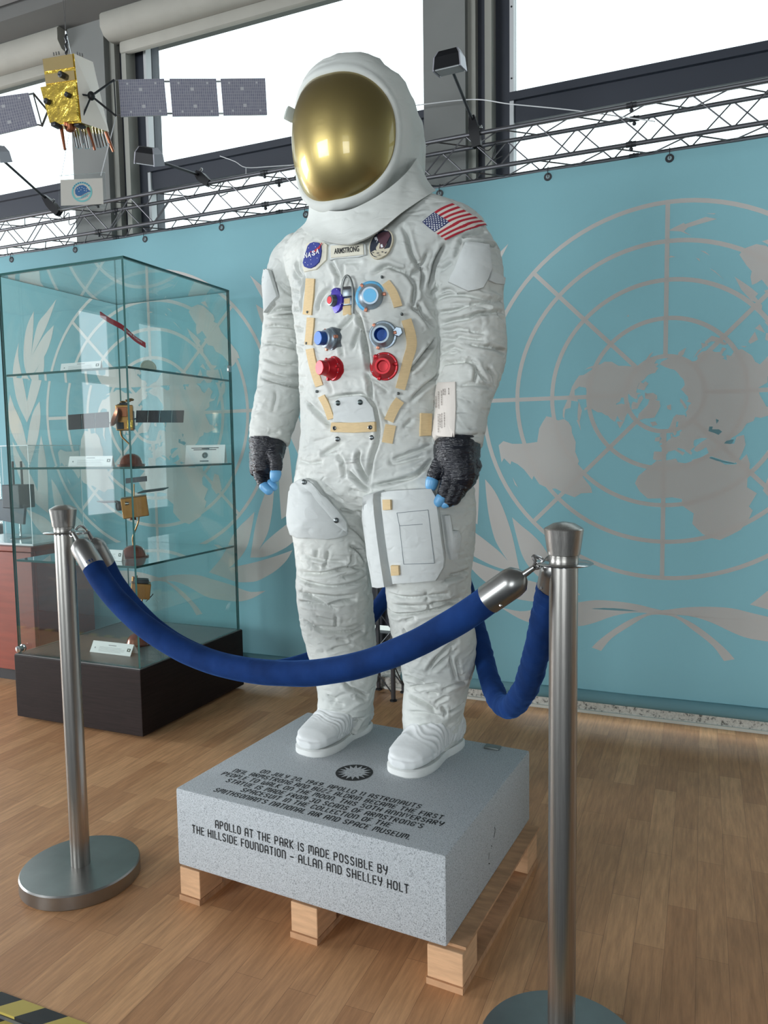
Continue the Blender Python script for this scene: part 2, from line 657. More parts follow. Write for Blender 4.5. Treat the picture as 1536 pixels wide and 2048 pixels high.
ht = root('heater', (-1.55, 3.25, 0.06), 'dark low heater under the window, seen between the two banners', 'heater')
MB().box((-1.92, 3.225, 0.30), (-1.19, 3.29, 1.02), 0, None, 0.004).build('panel', [mat('heater_dark', (30, 34, 44), 0.6)], ht, smooth=False)
MB().box((-1.92, 3.225, 0.12), (-1.19, 3.29, 0.262), 0, None, 0.004).build('lower_panel', [mat('heater_dark_low', (36, 38, 44), 0.6)], ht, smooth=False)
for hx in (-1.90, -1.23):
    MB().box((hx, 3.24, 0.0555), (hx+0.03, 3.28, 0.31)).build('foot', [M['black']], ht, smooth=False)

# outside: pale paving, dark hedge
structure(MB().box((-30, 3.8, -0.4), (30, 30, -0.15)).build('exterior_ground', mat('pale_paving', (205, 203, 196), 0.8, noise_amt=0.05), smooth=False))
structure(MB().box((-14, 7.2, -0.2), (-2.3, 8.0, 1.55)).build('exterior_wall', mat('dark_exterior', (34, 38, 40), 0.9, noise_amt=0.3, nscale=3), smooth=False))


# ------------------------------------------------------------------ trees outside (seen mirrored in the glass)
def tree(loc, h, seed, label):
    rnd = random.Random(seed)
    t = root('tree', loc, label, 'tree', 'bare trees outside the window')
    tr = MB()
    fo = MB()
    base = Vector(loc)

    def grow(p, d, l, r, lev):
        q = p+d*l
        tr.tube([p, (p+q)/2+Vector((rnd.uniform(-1, 1), rnd.uniform(-1, 1), 0))*l*0.05, q], [r, r*0.85, r*0.65], 6)
        if lev == 0:
            for i in range(5):
                c = q+Vector((rnd.uniform(-1, 1), rnd.uniform(-1, 1), rnd.uniform(-1, 1)))*0.22
                a = Vector((rnd.uniform(-1, 1), rnd.uniform(-1, 1), rnd.uniform(-1, 1))).normalized()*0.07
                b = a.orthogonal()*0.5
                fo.add([c-a, c-b, c+a, c+b], [(0, 1, 2, 3)])
            return
        for i in range(3 if lev > 1 else 4):
            nd = (d+Vector((rnd.uniform(-1, 1), rnd.uniform(-1, 1), rnd.uniform(-0.2, 0.7)))*0.75).normalized()
            grow(p+d*l*rnd.uniform(0.55, 1), nd, l*0.66, r*0.6, lev-1)
    grow(base, Vector((0, 0, 1)), h*0.34, 0.07, 4)
    tr.build('trunk', [mat('bark', (70, 66, 58), 0.9)], t)
    fo.build('leaves', [mat('tree_leaf', (78, 104, 62), 0.8)], t, smooth=False, recalc=False)


tree((0.9, 6.2, -0.15), 4.2, 3, 'thin bare tree outside, nearest the window')
tree((3.4, 8.4, -0.15), 4.8, 5, 'taller bare tree outside, farther from the window')
tree((6.4, 12.0, -0.15), 5.2, 8, 'rearmost bare tree outside the window')
# ------------------------------------------------------------------ banners with the emblem
BY = 3.12
ER, EZ = 0.7179, 1.3295


def geo(lonlat):
    """north-polar map, prime meridian pointing down, 60 S on the rim"""
    out = []
    n = len(lonlat)
    for i in range(n):
        (a, b), (c, d) = lonlat[i], lonlat[(i+1) % n]
        dl = (c-a+180) % 360-180
        k = max(1, int(max(abs(dl), abs(d-b))/4))
        for j in range(k):
            lo, la = a+dl*j/k, b+(d-b)*j/k
            r = (90-la)/150.0
            t = math.radians(lo)
            out.append((r*math.sin(t), -r*math.cos(t)))
    return out


LAND = [
 [(-168,65.5),(-162,67),(-166,68.5),(-156,71.3),(-141,69.7),(-128,70),(-115,68),(-108,68),(-95,68),(-94,72),(-90,69),(-82,69),(-82,67),(-87,64.5),(-94,61),(-94,58.5),(-88,56.5),(-82,55),(-80,51.5),(-79,52),(-79,56),(-77,58),(-78,62),(-73,62),(-69.5,59),(-65,60),(-61,56),(-56,52.5),(-60,50),(-66,50),(-64,48.5),(-61,46),(-66,44),(-70,43),(-71,41.5),(-75,39),(-76,36),(-81,31),(-80,26),(-81.5,26),(-83,29.5),(-90,29.5),(-97,27.5),(-97.5,22),(-95,18.5),(-91,18.8),(-90.5,21),(-87,21.3),(-88,16),(-83.5,15),(-83,10.5),(-80,9.2),(-77.3,8.6),(-79,7.5),(-83,8.5),(-86,11),(-92,14.5),(-97,16),(-105,20),(-106,23.5),(-112,29),(-114.5,31.5),(-112,27),(-109.7,23),(-112,25),(-115,29),(-117.5,33),(-121,35),(-124,40),(-124,46.5),(-128,51),(-134,57),(-140,60),(-148,60.5),(-153,58),(-160,55.5),(-165,54.5),(-158,58),(-162,59.5),(-166,62),(-161,64),(-166,64.5)],
 [(-65,62),(-72,63),(-78,65),(-73,68),(-84,70),(-89,72.5),(-80,73.5),(-72,71),(-62,66.5)],
 [(-117,69),(-105,69),(-105,73),(-115,73.5)],[(-90,76.5),(-78,76.5),(-62,82.5),(-80,83),(-92,81)],[(-125,72),(-120,71.5),(-118,74),(-124,74.3)],[(-95,75),(-80,75),(-90,76.5)],
 [(-59,47.7),(-53,47),(-56,51.5)],
 [(-45,60),(-52,65),(-54,69),(-58,75),(-72,78),(-65,81),(-35,83.5),(-18,80),(-20,75),(-22,70),(-38,65.5)],
 [(-24,65),(-19,63.4),(-14,65),(-18,66.5)],[(-85,22),(-80,23.2),(-74.5,20.2),(-77,19.8)],[(-74,19.8),(-68.5,18.7),(-74,18.2)],
 [(-77.3,8.3),(-75,11),(-71.5,12.3),(-68,11),(-62,10.6),(-57,6),(-51.5,4),(-50,0),(-44,-2.5),(-37,-5),(-35,-8),(-39,-14),(-40,-20),(-44,-23),(-48.5,-26),(-50,-30),(-54,-34.5),(-58,-34.5),(-57,-37.5),(-62,-39),(-65,-42),(-67,-46),(-66,-48),(-69,-51),(-68,-54.5),(-74,-52),(-75,-47),(-73,-40),(-71.5,-30),(-70.3,-19),(-76,-14),(-81,-6),(-80,-2),(-77.5,3),(-77.5,7)],
 [(-6,35.8),(10,37.2),(11,34),(19.5,30.3),(22,32.8),(30,31.3),(34,31),(33,28.5),(37,22),(38.5,17),(43,12),(51,12),(48,5),(42,-2),(39.3,-7),(40.7,-15),(35,-20),(35.3,-24),(32.5,-28),(28,-33),(20,-34.8),(18,-32),(15,-27),(12,-17),(13.5,-9),(9,-1),(9.5,4),(4.5,6.3),(-4,5.2),(-8,4.5),(-13,9),(-17,14.5),(-16.5,21),(-13,27),(-9.7,31.5)],
 [(49.5,-12.5),(50.3,-16),(47,-25),(44,-24),(44.3,-17)],
 [(-5.5,36),(-9,37),(-9.3,43.2),(-1.8,43.5),(-1.2,46),(-4.7,48.3),(-1.5,49.5),(2,51),(4.5,52.5),(8.5,54),(8.2,57),(10.6,57.5),(10.5,55),(14,54),(19,54.5),(21,57),(24,57.2),(23.5,59.2),(30,60),(22,60.2),(21.5,62.5),(25,65),(22,65.8),(17.2,61),(18.5,60),(16.5,57),(14.2,55.5),(12.8,55.5),(11,59),(7,58),(5,61),(9,63.5),(14,67),(20,70),(28,71),(41,67),(40,64.8),(44,66),(46,68),(54,68.5),(61,69.5),(68,68.5),(68,72.5),(73,71.5),(80,72.5),(88,75),(104,77.7),(113,74),(128,72.5),(140,72.5),(160,70),(170,70),(180,68.8),(-170,66),(-173,64.3),(178,62.5),(170,60),(163,59.8),(163,56),(156.7,51),(156,57),(163,61.7),(156,61.5),(150,59.5),(142,59),(135.5,54.7),(141,53),(140,48.5),(135,43.5),(130.5,42.3),(127.5,39.5),(129.5,36),(126.5,34.5),(126,37.5),(124.5,40),(121.5,39),(121.5,40.8),(118,39),(122.5,37.3),(119.5,35),(121.8,31),(120,26),(113,22),(108.5,21.5),(106,19),(109.2,12),(105,8.7),(102.5,12.3),(100.5,13.3),(99.3,9.5),(103.5,1.4),(100.5,6.5),(98.5,9),(98,15.5),(94.3,16),(91.5,22.5),(87,21.3),(80.2,15.5),(80,11.5),(77.5,8.1),(73,17),(72.7,21),(70,21),(67,24.8),(61.5,25.2),(57,26.8),(50.5,30),(48,30),(50,26.5),(51.5,24.2),(56.3,26),(59.7,22.4),(55,17.2),(45,12.8),(43,13.5),(39,21),(35,28),(34.8,31),(36,36.5),(30.5,36.5),(27.5,37),(26.2,39.5),(29,41.1),(35,42),(41.5,41.5),(37.5,44.7),(35,45.3),(33,46),(30.5,46),(28,43),(28.5,41.3),(26,40.9),(23.5,40.3),(24,37.7),(22.5,36.5),(19.5,41),(19,42.5),(14,45.2),(12.5,44.5),(18.3,40),(16,38.2),(14,40.8),(10,44),(4,43.3),(3,42),(-0.3,39),(-2,36.8)],
 [(-5.5,50),(1.3,51.3),(1.5,52.8),(-1.5,55),(-2,57.5),(-5,58.6),(-6,56.5),(-3,54),(-4.5,53),(-5,51.7)],[(-10,52),(-6,52.2),(-6,55),(-10,54)],
 [(52,71),(57,71),(68,76.8),(60,76)],[(12,78),(20,76.8),(26,80),(12,80)],
 [(131,34),(136,33.7),(140.8,35.3),(141.8,40),(140,41.3),(139,38),(136,36),(132.5,35.4)],[(140,42),(145,43.3),(141.8,45.4)],[(142,46.2),(143.5,49.5),(142.7,54.2),(142,50)],[(130,31.3),(131.7,33.5),(129.7,33.3)],
 [(120.3,22.5),(121.8,25),(120.2,23.8)],[(120.5,14),(124,13),(122,18.5),(120.6,18.3)],[(122,7),(126,6.5),(125.8,9.7)],
 [(109,1.5),(113,3),(117,7),(119,5),(117.5,1),(116,-4),(110.5,-3)],[(95.3,5.6),(98.5,3.8),(103.5,-1),(106,-3),(105.7,-5.8),(102,-4),(98.7,1.5)],[(105.3,-6.5),(108.5,-6.6),(114.4,-7.8),(114.4,-8.6),(106.5,-7.4)],[(119.5,-5.4),(120.5,-3),(124.8,1.5),(120,1),(119,-3)],
 [(131,-0.8),(134,-0.8),(135,-3.3),(138,-1.7),(145,-4.2),(150.7,-10.3),(147,-9.5),(143,-9),(138,-8.3),(138,-5.5),(133,-4)],
 [(113.5,-22),(114,-26),(115.7,-32),(115,-34.3),(118,-35),(124,-33),(131,-31.5),(135.5,-34.8),(138,-33),(138,-35.5),(140,-38),(144,-38.5),(147,-39),(150,-37.3),(153,-31),(153.3,-26),(149,-21),(146,-19),(145,-15),(142.5,-10.8),(141.5,-13.5),(140.8,-17.5),(136,-15.5),(137,-12.2),(132.5,-11.3),(129.5,-15),(126,-14),(122.2,-18)],
 [(144.7,-40.8),(148.3,-40.9),(147,-43.6)],
 [(172.7,-34.5),(175.5,-37),(178.5,-37.8),(177,-39.5),(175,-41.6),(173.8,-39.3),(174.7,-37)],[(172.7,-40.5),(174.2,-41.7),(171.2,-44.3),(169,-46.6),(166.5,-46)],[(79.8,9),(81.8,7.5),(80.2,6)],
 [(164,-20.2),(167,-22.3),(165.5,-22)],[(177,-17.3),(179,-17),(178.5,-18.2)],[(166.8,-14.8),(168.2,-16.5),(167.2,-16.2)],[(155,-6),(158,-8),(161,-10),(159,-9.2)],[(-156,19),(-155,19.8),(-156,20.2)],[(168,-50.5),(166,-51),(166.3,-50.3)],
 [(-61,-51.3),(-58,-51.5),(-59,-52.2)],[(-38,-54),(-36,-54.6),(-37,-54.9)],
]
SEA = [[(47,45),(51,47),(53,45),(50.5,44),(54,40),(53.8,37),(50,37.5),(49,41)],[(47.5,30),(50,30),(54,26.5),(51.5,25.5),(50,26)],[(33,28),(36,23),(42,13.5),(43,13.2),(39,20),(35,27.5)],[(57,44),(61,46.5),(61,44)]]
LEAF = [
 [(-1.084,0.816),(-1.145,0.74),(-1.19,0.64),(-1.214,0.5),(-1.208,0.396),(-1.172,0.297),(-1.063,0.403),(-0.976,0.5),(-0.92,0.6),(-0.889,0.695),(-1.0,0.62),(-1.13,0.48),(-1.01,0.63),(-0.94,0.73),(-0.851,0.886),(-0.955,0.798),(-1.04,0.732),(-1.086,0.64),(-1.12,0.54),(-1.138,0.462),(-1.12,0.56),(-1.1,0.68)],
 [(-1.258,0.593),(-1.309,0.477),(-1.338,0.366),(-1.331,0.252),(-1.299,0.122),(-1.216,-0.024),(-1.112,0.138),(-1.041,0.291),(-1.009,0.385),(-1.003,0.466),(-1.074,0.389),(-1.141,0.303),(-1.204,0.138),(-1.226,0.262),(-1.253,0.384),(-1.271,0.49)],
 [(-1.382,0.201),(-1.407,0.081),(-1.397,-0.065),(-1.333,-0.189),(-1.21,-0.358),(-1.137,-0.207),(-1.1,-0.117),(-1.07,0.017),(-1.072,0.136),(-1.138,0.064),(-1.187,-0.04),(-1.229,-0.198),(-1.269,-0.038),(-1.342,0.101)],
 [(-1.38,-0.166),(-1.375,-0.3),(-1.32,-0.46),(-1.21,-0.62),(-1.04,-0.73),(-1.033,-0.6),(-1.03,-0.45),(-1.04,-0.3),(-1.075,-0.125),(-1.115,-0.28),(-1.13,-0.45),(-1.14,-0.56),(-1.2,-0.44),(-1.29,-0.32)],
 [(-0.993,-0.459),(-0.936,-0.528),(-0.884,-0.632),(-0.843,-0.747),(-0.82,-0.833),(-0.802,-0.919),(-0.785,-1.0),(-0.867,-0.995),(-0.938,-0.978),(-1.016,-0.946),(-1.1,-0.9),(-1.2,-0.81),(-1.27,-0.70),(-1.1,-0.755),(-1.045,-0.787),(-0.973,-0.838),(-0.902,-0.894),(-0.855,-0.943),(-0.902,-0.876),(-0.937,-0.808),(-0.967,-0.692),(-0.984,-0.575)],
 [(-0.831,-0.683),(-0.773,-0.733),(-0.71,-0.783),(-0.648,-0.85),(-0.57,-0.98),(-0.51,-1.05),(-0.437,-1.12),(-0.475,-1.128),(-0.577,-1.154),(-0.663,-1.175),(-0.75,-1.173),(-0.835,-1.159),(-0.934,-1.111),(-1.005,-1.066),(-1.075,-1.003),(-1.12,-0.935),(-1.042,-0.963),(-0.938,-0.997),(-0.8,-1.036),(-0.667,-1.067),(-0.605,-1.082),(-0.67,-1.033),(-0.728,-0.975),(-0.773,-0.9),(-0.805,-0.791)],
 [(-0.9,-1.224),(-0.783,-1.239),(-0.691,-1.221),(-0.623,-1.199),(-0.452,-1.165),(-0.349,-1.145),(-0.233,-1.145),(-0.129,-1.155),(-0.048,-1.171),(0.013,-1.183),(0.073,-1.201),(0.162,-1.242),(0.25,-1.304),(0.328,-1.372),(0.371,-1.421),(0.319,-1.436),(0.261,-1.357),(0.163,-1.28),(0.073,-1.217),(0,-1.205),(-0.139,-1.202),(-0.253,-1.23),(-0.359,-1.277),(-0.451,-1.304),(-0.623,-1.314),(-0.702,-1.309),(-0.794,-1.281)],
]


def cloth_mat(name, col, trans):
    m = bpy.data.materials.new(name)
    m.use_nodes = True
    nt = m.node_tree
    b = nt.nodes['Principled BSDF']
    b.inputs['Base Color'].default_value = lin(col)
    b.inputs['Roughness'].default_value = 0.75
    b.inputs['Specular IOR Level'].default_value = 0.15
    t = nt.nodes.new('ShaderNodeBsdfTranslucent')
    t.inputs[0].default_value = lin(col)
    mx = nt.nodes.new('ShaderNodeMixShader')
    mx.inputs[0].default_value = trans
    out = nt.nodes['Material Output']
    nt.links.new(b.outputs[0], mx.inputs[1])
    nt.links.new(t.outputs[0], mx.inputs[2])
    nt.links.new(mx.outputs[0], out.inputs[0])
    return m


BLUE = cloth_mat('banner_blue', (126, 168, 177), 0.33)
GREY = cloth_mat('banner_print_grey', (208, 202, 198), 0.22)
SKY_WHITE = cloth_mat('grommet_sky_white', (250, 250, 250), 0.85)  # sky brightness seen through the eyelet, put into a white disc
zt, zb = 2.229, 0.075


def smooth2(poly, n=3):
    """round curved outlines but keep tips sharp"""
    out = []
    L = len(poly)
    for i in range(L):
        a, b, c, d = poly[i-1], poly[i], poly[(i+1) % L], poly[(i+2) % L]

        def ang(p, q, r):
            v1, v2 = Vector((q[0]-p[0], q[1]-p[1])), Vector((r[0]-q[0], r[1]-q[1]))
            return v1.angle(v2, 0)
        sb, sc_ = ang(a, b, c) > 1.1, ang(b, c, d) > 1.1
        if sb:
            a = (2*b[0]-c[0], 2*b[1]-c[1])
        if sc_:
            d = (2*c[0]-b[0], 2*c[1]-b[1])
        for k in range(n):
            t = k/n
            out.append(tuple(0.5*((2*b[j])+(c[j]-a[j])*t+(2*a[j]-5*b[j]+4*c[j]-d[j])*t*t+(3*b[j]-a[j]-3*c[j]+d[j])*t*t*t) for j in (0, 1)))
    return out


def banner(cx, label):
    b = MB()
    xa, xb = cx-1.105, cx+1.105
    nx, nz = 60, 40

    def yoff(x, z):
        return 0.006*math.sin((x-cx)*2.7+0.5)*math.exp(-(z-0.2)*0.7)+0.004*math.sin(x*9+z*2)*max(0, 1-(z-zb)/0.5)+0.003*math.sin(x*13.0)*max(0, (z-1.9))/0.3
    vs = []
    for j in range(nz+1):
        for i in range(nx+1):
            x, z = xa+(xb-xa)*i/nx, zb+0.05+(zt-zb-0.05)*j/nz
            vs.append((x, BY+yoff(x, z), z))
    fs = [(j*(nx+1)+i, j*(nx+1)+i+1, (j+1)*(nx+1)+i+1, (j+1)*(nx+1)+i) for j in range(nz) for i in range(nx)]
    b.add(vs, fs, 0)
    # printed emblem, a hair in front of the cloth
    off = 0.0009

    def P(u, v, d=1):
        x, z = cx+u*ER, EZ+v*ER
        return Vector((x, BY+yoff(x, z)-off*d, z))

    def fine(q, step=0.05):
        out = []
        for i in range(len(q)):
            a, c = q[i], q[(i+1) % len(q)]
            k = max(1, int(math.hypot(c[0]-a[0], c[1]-a[1])/step))
            out += [(a[0]+(c[0]-a[0])*j/k, a[1]+(c[1]-a[1])*j/k) for j in range(k)]
        return out

    def pl(q, mi, d):
        t = tessellate_polygon([[Vector((u, v, 0)) for u, v in q]])
        b.add([P(u, v, d) for u, v in q], t, mi)
    for q in LAND:
        g = geo(q)
        if len(q) < 9:      # small islands are printed a little bolder
            mx_, my_ = sum(a for a, b_ in g)/len(g), sum(b_ for a, b_ in g)/len(g)
            g = [(mx_+(a-mx_)*1.4, my_+(b_-my_)*1.4) for a, b_ in g]
        pl(g, 1, 2)
    for q in SEA:
        pl(geo(q), 0, 3)
    for q in LEAF:
        s = fine(smooth2(q), 0.08)
        pl(s, 1, 1)
        pl([(-u, v) for u, v in s], 1, 1.3)
    w = 0.0115
    for k in range(1, 6):
        r = k/5
        n = 96
        ring = [[P((r+e)*math.cos(2*math.pi*j/n), (r+e)*math.sin(2*math.pi*j/n), 1.0) for j in range(n)] for e in (-w, w)]
        b.add(ring[0]+ring[1], [(j, (j+1) % n, n+(j+1) % n, n+j) for j in range(n)], 1)
    for k in range(8):
        t = math.pi/4*k
        c, s = math.cos(t), math.sin(t)
        n = 14
        for e0, e1 in ((-w, w),):
            r = [[P((0.2+0.8*j/n)*c-e*s, (0.2+0.8*j/n)*s+e*c, 1.15) for j in range(n+1)] for e in (e0, e1)]
            b.add(r[0]+r[1], [(j, j+1, n+2+j, n+1+j) for j in range(n)], 1)
    bn = root('banner', (cx, BY, zb), label, 'banner')
    b.build('cloth', [BLUE, GREY], bn, recalc=False, angle=60)
    # bottom hem with a weighting tube
    MB().tube([(xa, BY, zb+0.03), (xb, BY, zb+0.03)], 0.026, 16).build('bottom_hem', [BLUE], bn)
    for x in np.arange(cx-0.905 if cx > -1 else cx-0.921, cx+1.0, 0.4545 if cx > -1 else 0.46):
        gy = BY+yoff(x, 2.206)
        g = MB()
        g.lathe([(0.008, -0.003), (0.015, -0.003), (0.016, 0.0), (0.015, 0.003), (0.008, 0.003)], (x, gy, 2.206), (0, 1, 0), 20, 0, cap=False)
        g.lathe([(0.0001, -0.0022), (0.008, -0.0022)], (x, gy, 2.206), (0, 1, 0), 16, 1, cap=False)
        g.build('grommet', [M['dark_metal'], SKY_WHITE], bn)
        h = MB()
        h.tube(smoothline([(x, BY-0.006, 2.203), (x, BY-0.012, 2.222), (x, BY, 2.246), (x, BY+0.01, 2.225)], 5), 0.0016, 6)
        h.build('hook', [M['dark_metal']], bn)


banner(-0.1401, 'pale blue banner with grey world emblem, right of the astronaut')
banner(-2.608, 'pale blue banner with grey world emblem, behind the glass cabinet')

# ------------------------------------------------------------------ trusses that carry the banners
TZ, TB, TF, TR = 2.399, 2.258, 3.06, 3.187


def truss(xa, xb, label, legs):
    t = root('truss_stand', ((xa+xb)/2, 3.12, 0), label, 'truss')
    rods = [(TF, TZ), (TR, TZ), (TF, TB), (TR, TB)]
    for y, z in rods:
        MB().tube([(xa, y, z), (xb, y, z)], 0.0085, 10).build('rail', [M['truss']], t)
    br = MB()
    st = 0.142
    n = int((xb-xa)/st)
    for i in range(n):
        a, c = xa+st*i, xa+st*(i+1)
        f = i % 2
        br.tube([(a, TF, TB if f else TZ), (c, TF, TZ if f else TB)], 0.0028, 6)
        br.tube([(a, TR, TZ if f else TB), (c, TR, TB if f else TZ)], 0.0028, 6)
        br.tube([(a, TF if f else TR, TZ), (c, TR if f else TF, TZ)], 0.0028, 6)
        br.tube([(a, TR if f else TF, TB), (c, TF if f else TR, TB)], 0.0028, 6)
    br.build('bracing', [M['truss']], t)
    for x in np.arange(xa+0.93, xb, 0.985):
        for y, z in rods:
            j = MB().lathe([(0.0085, -0.018), (0.0105, -0.018), (0.0105, -0.004), (0.0125, -0.003), (0.0125, 0.003), (0.0105, 0.004), (0.0105, 0.018), (0.0085, 0.018)], (x, y, z), (1, 0, 0), 12)
            jo = j.build('joint', [M['dark_metal']], t)
            MB().ellipsoid((x, y, z-0.018), 0.008, 0.008, 0.008, 10, 6).build('joint_screw', [M['dark_metal']], jo)
    for lx in legs:
        lg = MB()
        for x in (lx-0.0635, lx+0.0635):
            for y in (TF, TR):
                lg.tube([(x, y, 0.012), (x, y, TB)], 0.0105, 10)
        lo = lg.build('leg', [M['truss']], t)
        lb = MB()
        for i in range(15):
            z0, z1 = 0.03+0.148*i, 0.03+0.148*(i+1)
            a, c = (lx-0.0635, lx+0.0635) if i % 2 else (lx+0.0635, lx-0.0635)
            for y in (TF, TR):
                lb.tube([(a, y, z0), (c, y, z1)], 0.003, 6)
            for x in (lx-0.0635, lx+0.0635):
                y0, y1 = (TF, TR) if i % 2 else (TR, TF)
                lb.tube([(x, y0, z0), (x, y1, z1)], 0.003, 6)
        lb.build('leg_bracing', [M['truss']], lo)
        for x in (lx-0.0635, lx+0.0635):
            for y in (TF, TR):
                MB().lathe([(0.016, 0.0), (0.016, 0.006), (0.009, 0.008), (0.009, 0.016)], (x, y, 0.0), (0, 0, 1), 14).build('foot', [M['black']], t)


truss(-3.78, -1.33, 'dark lattice truss stand holding the left banner', [-1.33])
truss(-1.2, 1.0, 'dark lattice truss stand holding the right banner', [0.97])
# ------------------------------------------------------------------ arm spotlights on the trusses


LAMPB = mat('lamp_black', (15, 16, 20), 0.4, spec=0.3)


def arm_lamp(base, elbow, head, hdir, label):
    """clip base on the top rail, thin arm, flood head"""
    b, e, hd = Vector(base), Vector(elbow), Vector(head)
    r = root('arm_spotlight', base, label, 'spotlight', 'arm spotlights clipped to the truss')
    d = (e-b).normalized()
    s = d.cross(Vector((0, 1, 0)))
    s = s.normalized()
    y = s.cross(d).normalized()
    Rm = Matrix((s, y, d)).transposed()
    c = MB()
    L = (e-b).length
    c.loft([[b+Rm @ Vector((sx*w, sy*t, z)) for sx, sy in ((-1, -1), (1, -1), (1, 1), (-1, 1))] for w, t, z in ((0.017, 0.016, -0.02), (0.021, 0.017, 0.03), (0.020, 0.016, L*0.55), (0.011, 0.010, L))])
    c.build('clip_base', [LAMPB], r, angle=30)
    MB().lathe([(0.006, 0), (0.006, 0.012), (0.003, 0.014)], b+Rm @ Vector((-0.02, 0, 0.05)), Rm @ Vector((-1, 0, 0)), 10).build('clamp_screw', [M['chrome']], r)
    MB().tube([e-d*0.02, hd], 0.0062, 10).build('arm', [M['dark_metal']], r)
    # head: trapezoid flood box, open side along hdir
    z = Vector(hdir).normalized()
    x = Matrix.Rotation(math.radians(-25), 3, 'Z') @ _rv
    x = (x - z*x.dot(z)).normalized()
    yv = z.cross(x)
    Rh = Matrix((x, yv, z)).transposed()
    hb = MB()
    hb.loft([[hd+Rh @ Vector((sx*w, sy*t, q)) for sx, sy in ((-1, -1), (1, -1), (1, 1), (-1, 1))] for w, t, q in ((0.034, 0.018, -0.042), (0.046, 0.030, -0.02), (0.050, 0.036, 0.022))])
    ho = hb.build('lamp_head', [LAMPB], r, angle=20)
    g = MB().box((-0.046, -0.032, 0.022), (0.046, 0.032, 0.026), 0, Matrix.Translation(hd) @ Rh.to_4x4())
    g.build('lamp_glass', [mat('lamp_glass', (190, 194, 196), 0.15, 0.6)], ho)
    for sx in (-1, 1):
        fb = MB()
        fb.loft([[hd+Rh @ Vector((sx*w+dx, sy*t, q)) for dx, sy in ((-0.003, -1), (0.003, -1), (0.003, 1), (-0.003, 1))] for w, t, q in ((0.036, 0.016, -0.043), (0.048, 0.030, -0.02), (0.052, 0.036, 0.027))])
        fb.build('side_plate', [mat('lamp_side_grey', (150, 150, 158), 0.4, 0.3)], ho, smooth=False)
    # cable curling round the rail
    MB().tube(smoothline([b+Vector((0.01, 0, -0.02)), b+Vector((0.05, -0.01, -0.045)), b+Vector((0.08, 0.0, -0.02)), b+Vector((0.06, 0.02, -0.07)), b+Vector((0.1, 0.03, -0.06))], 6), 0.0022, 6).build('lamp_cable', [M['black']], r)


_rv = Vector(_r)
arm_lamp(at_y((953, 284), TF), at_y((944, 232), TF-0.01), at_y((899, 127), TF-0.30), (0.0, 0.12, -1), 'black arm spotlight on the truss beside the right column')
arm_lamp(at_y((412, 362), TF), at_y((392, 345), TF-0.01), at_y((298, 316), TF-0.34), (-0.25, 0.35, -0.9), 'black arm spotlight left of the helmet, on the left truss')
arm_lamp(at_y((114, 422), TF), at_y((88, 393), TF-0.01), at_y((-6, 310), TF-0.34), (-0.25, 0.35, -0.9), 'black arm spotlight at the left edge, behind the hanging sign')
# thin white cable slung along the window, and wires of the hanging exhibit
cb = MB().tube(smoothline([at_y((820, 212), 3.25), at_y((943, 199), 3.25), at_y((1020, 208), 3.2), at_y((1150, 221), 3.15), at_y((1310, 243), 3.08)], 8), 0.0022, 6)
tag(cb.build('cable', [M['frame_white']]), 'thin white cable slung from the right column to the truss', 'cable')
cb = MB().tube(smoothline([at_y((440, 312), 3.2), at_y((470, 323), 3.2), at_y((492, 335), 3.2), at_y((540, 333), 3.2), at_y((600, 329), 3.2)], 4), 0.002, 6)
cb.tube([at_y((492, 335), 3.2), at_y((492, 362), 3.19)], 0.002, 6)
tag(cb.build('cable', [M['frame_white']]), 'thin white cable in front of the middle window, left of the helmet', 'cable')
# ------------------------------------------------------------------ pallet and granite plinth
PA = Vector((-1.204, 1.470, 0))            # front left corner
PU = Vector((0.99714, -0.07553, 0))        # along the front, to the right
PD = Vector((0.07553, 0.99714, 0))         # to the back
PW, PDp, PZ0, PZ1 = 0.7325, 0.606, 0.093, 0.2933


def pl(u, d, z):
    return PA+PU*u+PD*d+Vector((0, 0, z))


PM = Matrix((PU, PD, Vector((0, 0, 1)))).transposed().to_4x4()
PM.translation = PA
wood = mat('pallet_wood', (206, 164, 126), 0.75, noise_amt=0.12, nscale=14, stretch=(1, 1, 6), bump=0.1, bscale=60)
wood2 = mat('pallet_board', (184, 142, 106), 0.8, noise_amt=0.2, nscale=14, stretch=(1, 4, 1), bump=0.1, bscale=60)
pal = root('wooden_pallet', pl(PW/2, PDp/2, 0), 'pale wooden pallet under the grey granite block', 'pallet')
for u0, u1 in ((0.0, 0.066), (0.338, 0.412), (0.685, 0.768)):
    MB().box((u0, 0.0, 0.0), (u1, 0.56, 0.014), 0, PM).build('bottom_board', [wood2], pal, smooth=False)
    for d0, d1 in ((0.004, 0.09), (0.235, 0.32), (0.47, 0.556)) if u0 < 0.6 else ((0.004, 0.09), (0.47, 0.556)):
        MB().box((u0+0.001, d0, 0.014), (u1-0.001, d1, 0.0862), 0, PM, 0.002).build('block', [wood], pal, smooth=False)
for u0, u1 in ((0.0, 0.10), (0.168, 0.268), (0.334, 0.434), (0.50, 0.60), (0.668, 0.768)):
    MB().box((u0, 0.02, 0.0863), (u1, 0.58, 0.0929), 0, PM).build('deck_board', [wood2], pal, smooth=False)

granite = speckle('granite', (178, 183, 187), (112, 116, 120), 400, 0.6, 0.44)
engr = mat('engraved_black', (34, 36, 38), 0.7)
gb = root('granite_plinth', pl(PW/2, PDp/2, PZ0), 'grey granite block with black engraved text, under the astronaut', 'plinth')
MB().box((0, 0, PZ0), (PW, PDp, PZ1), 0, PM, 0.006).build('block', [granite], gb, angle=25)


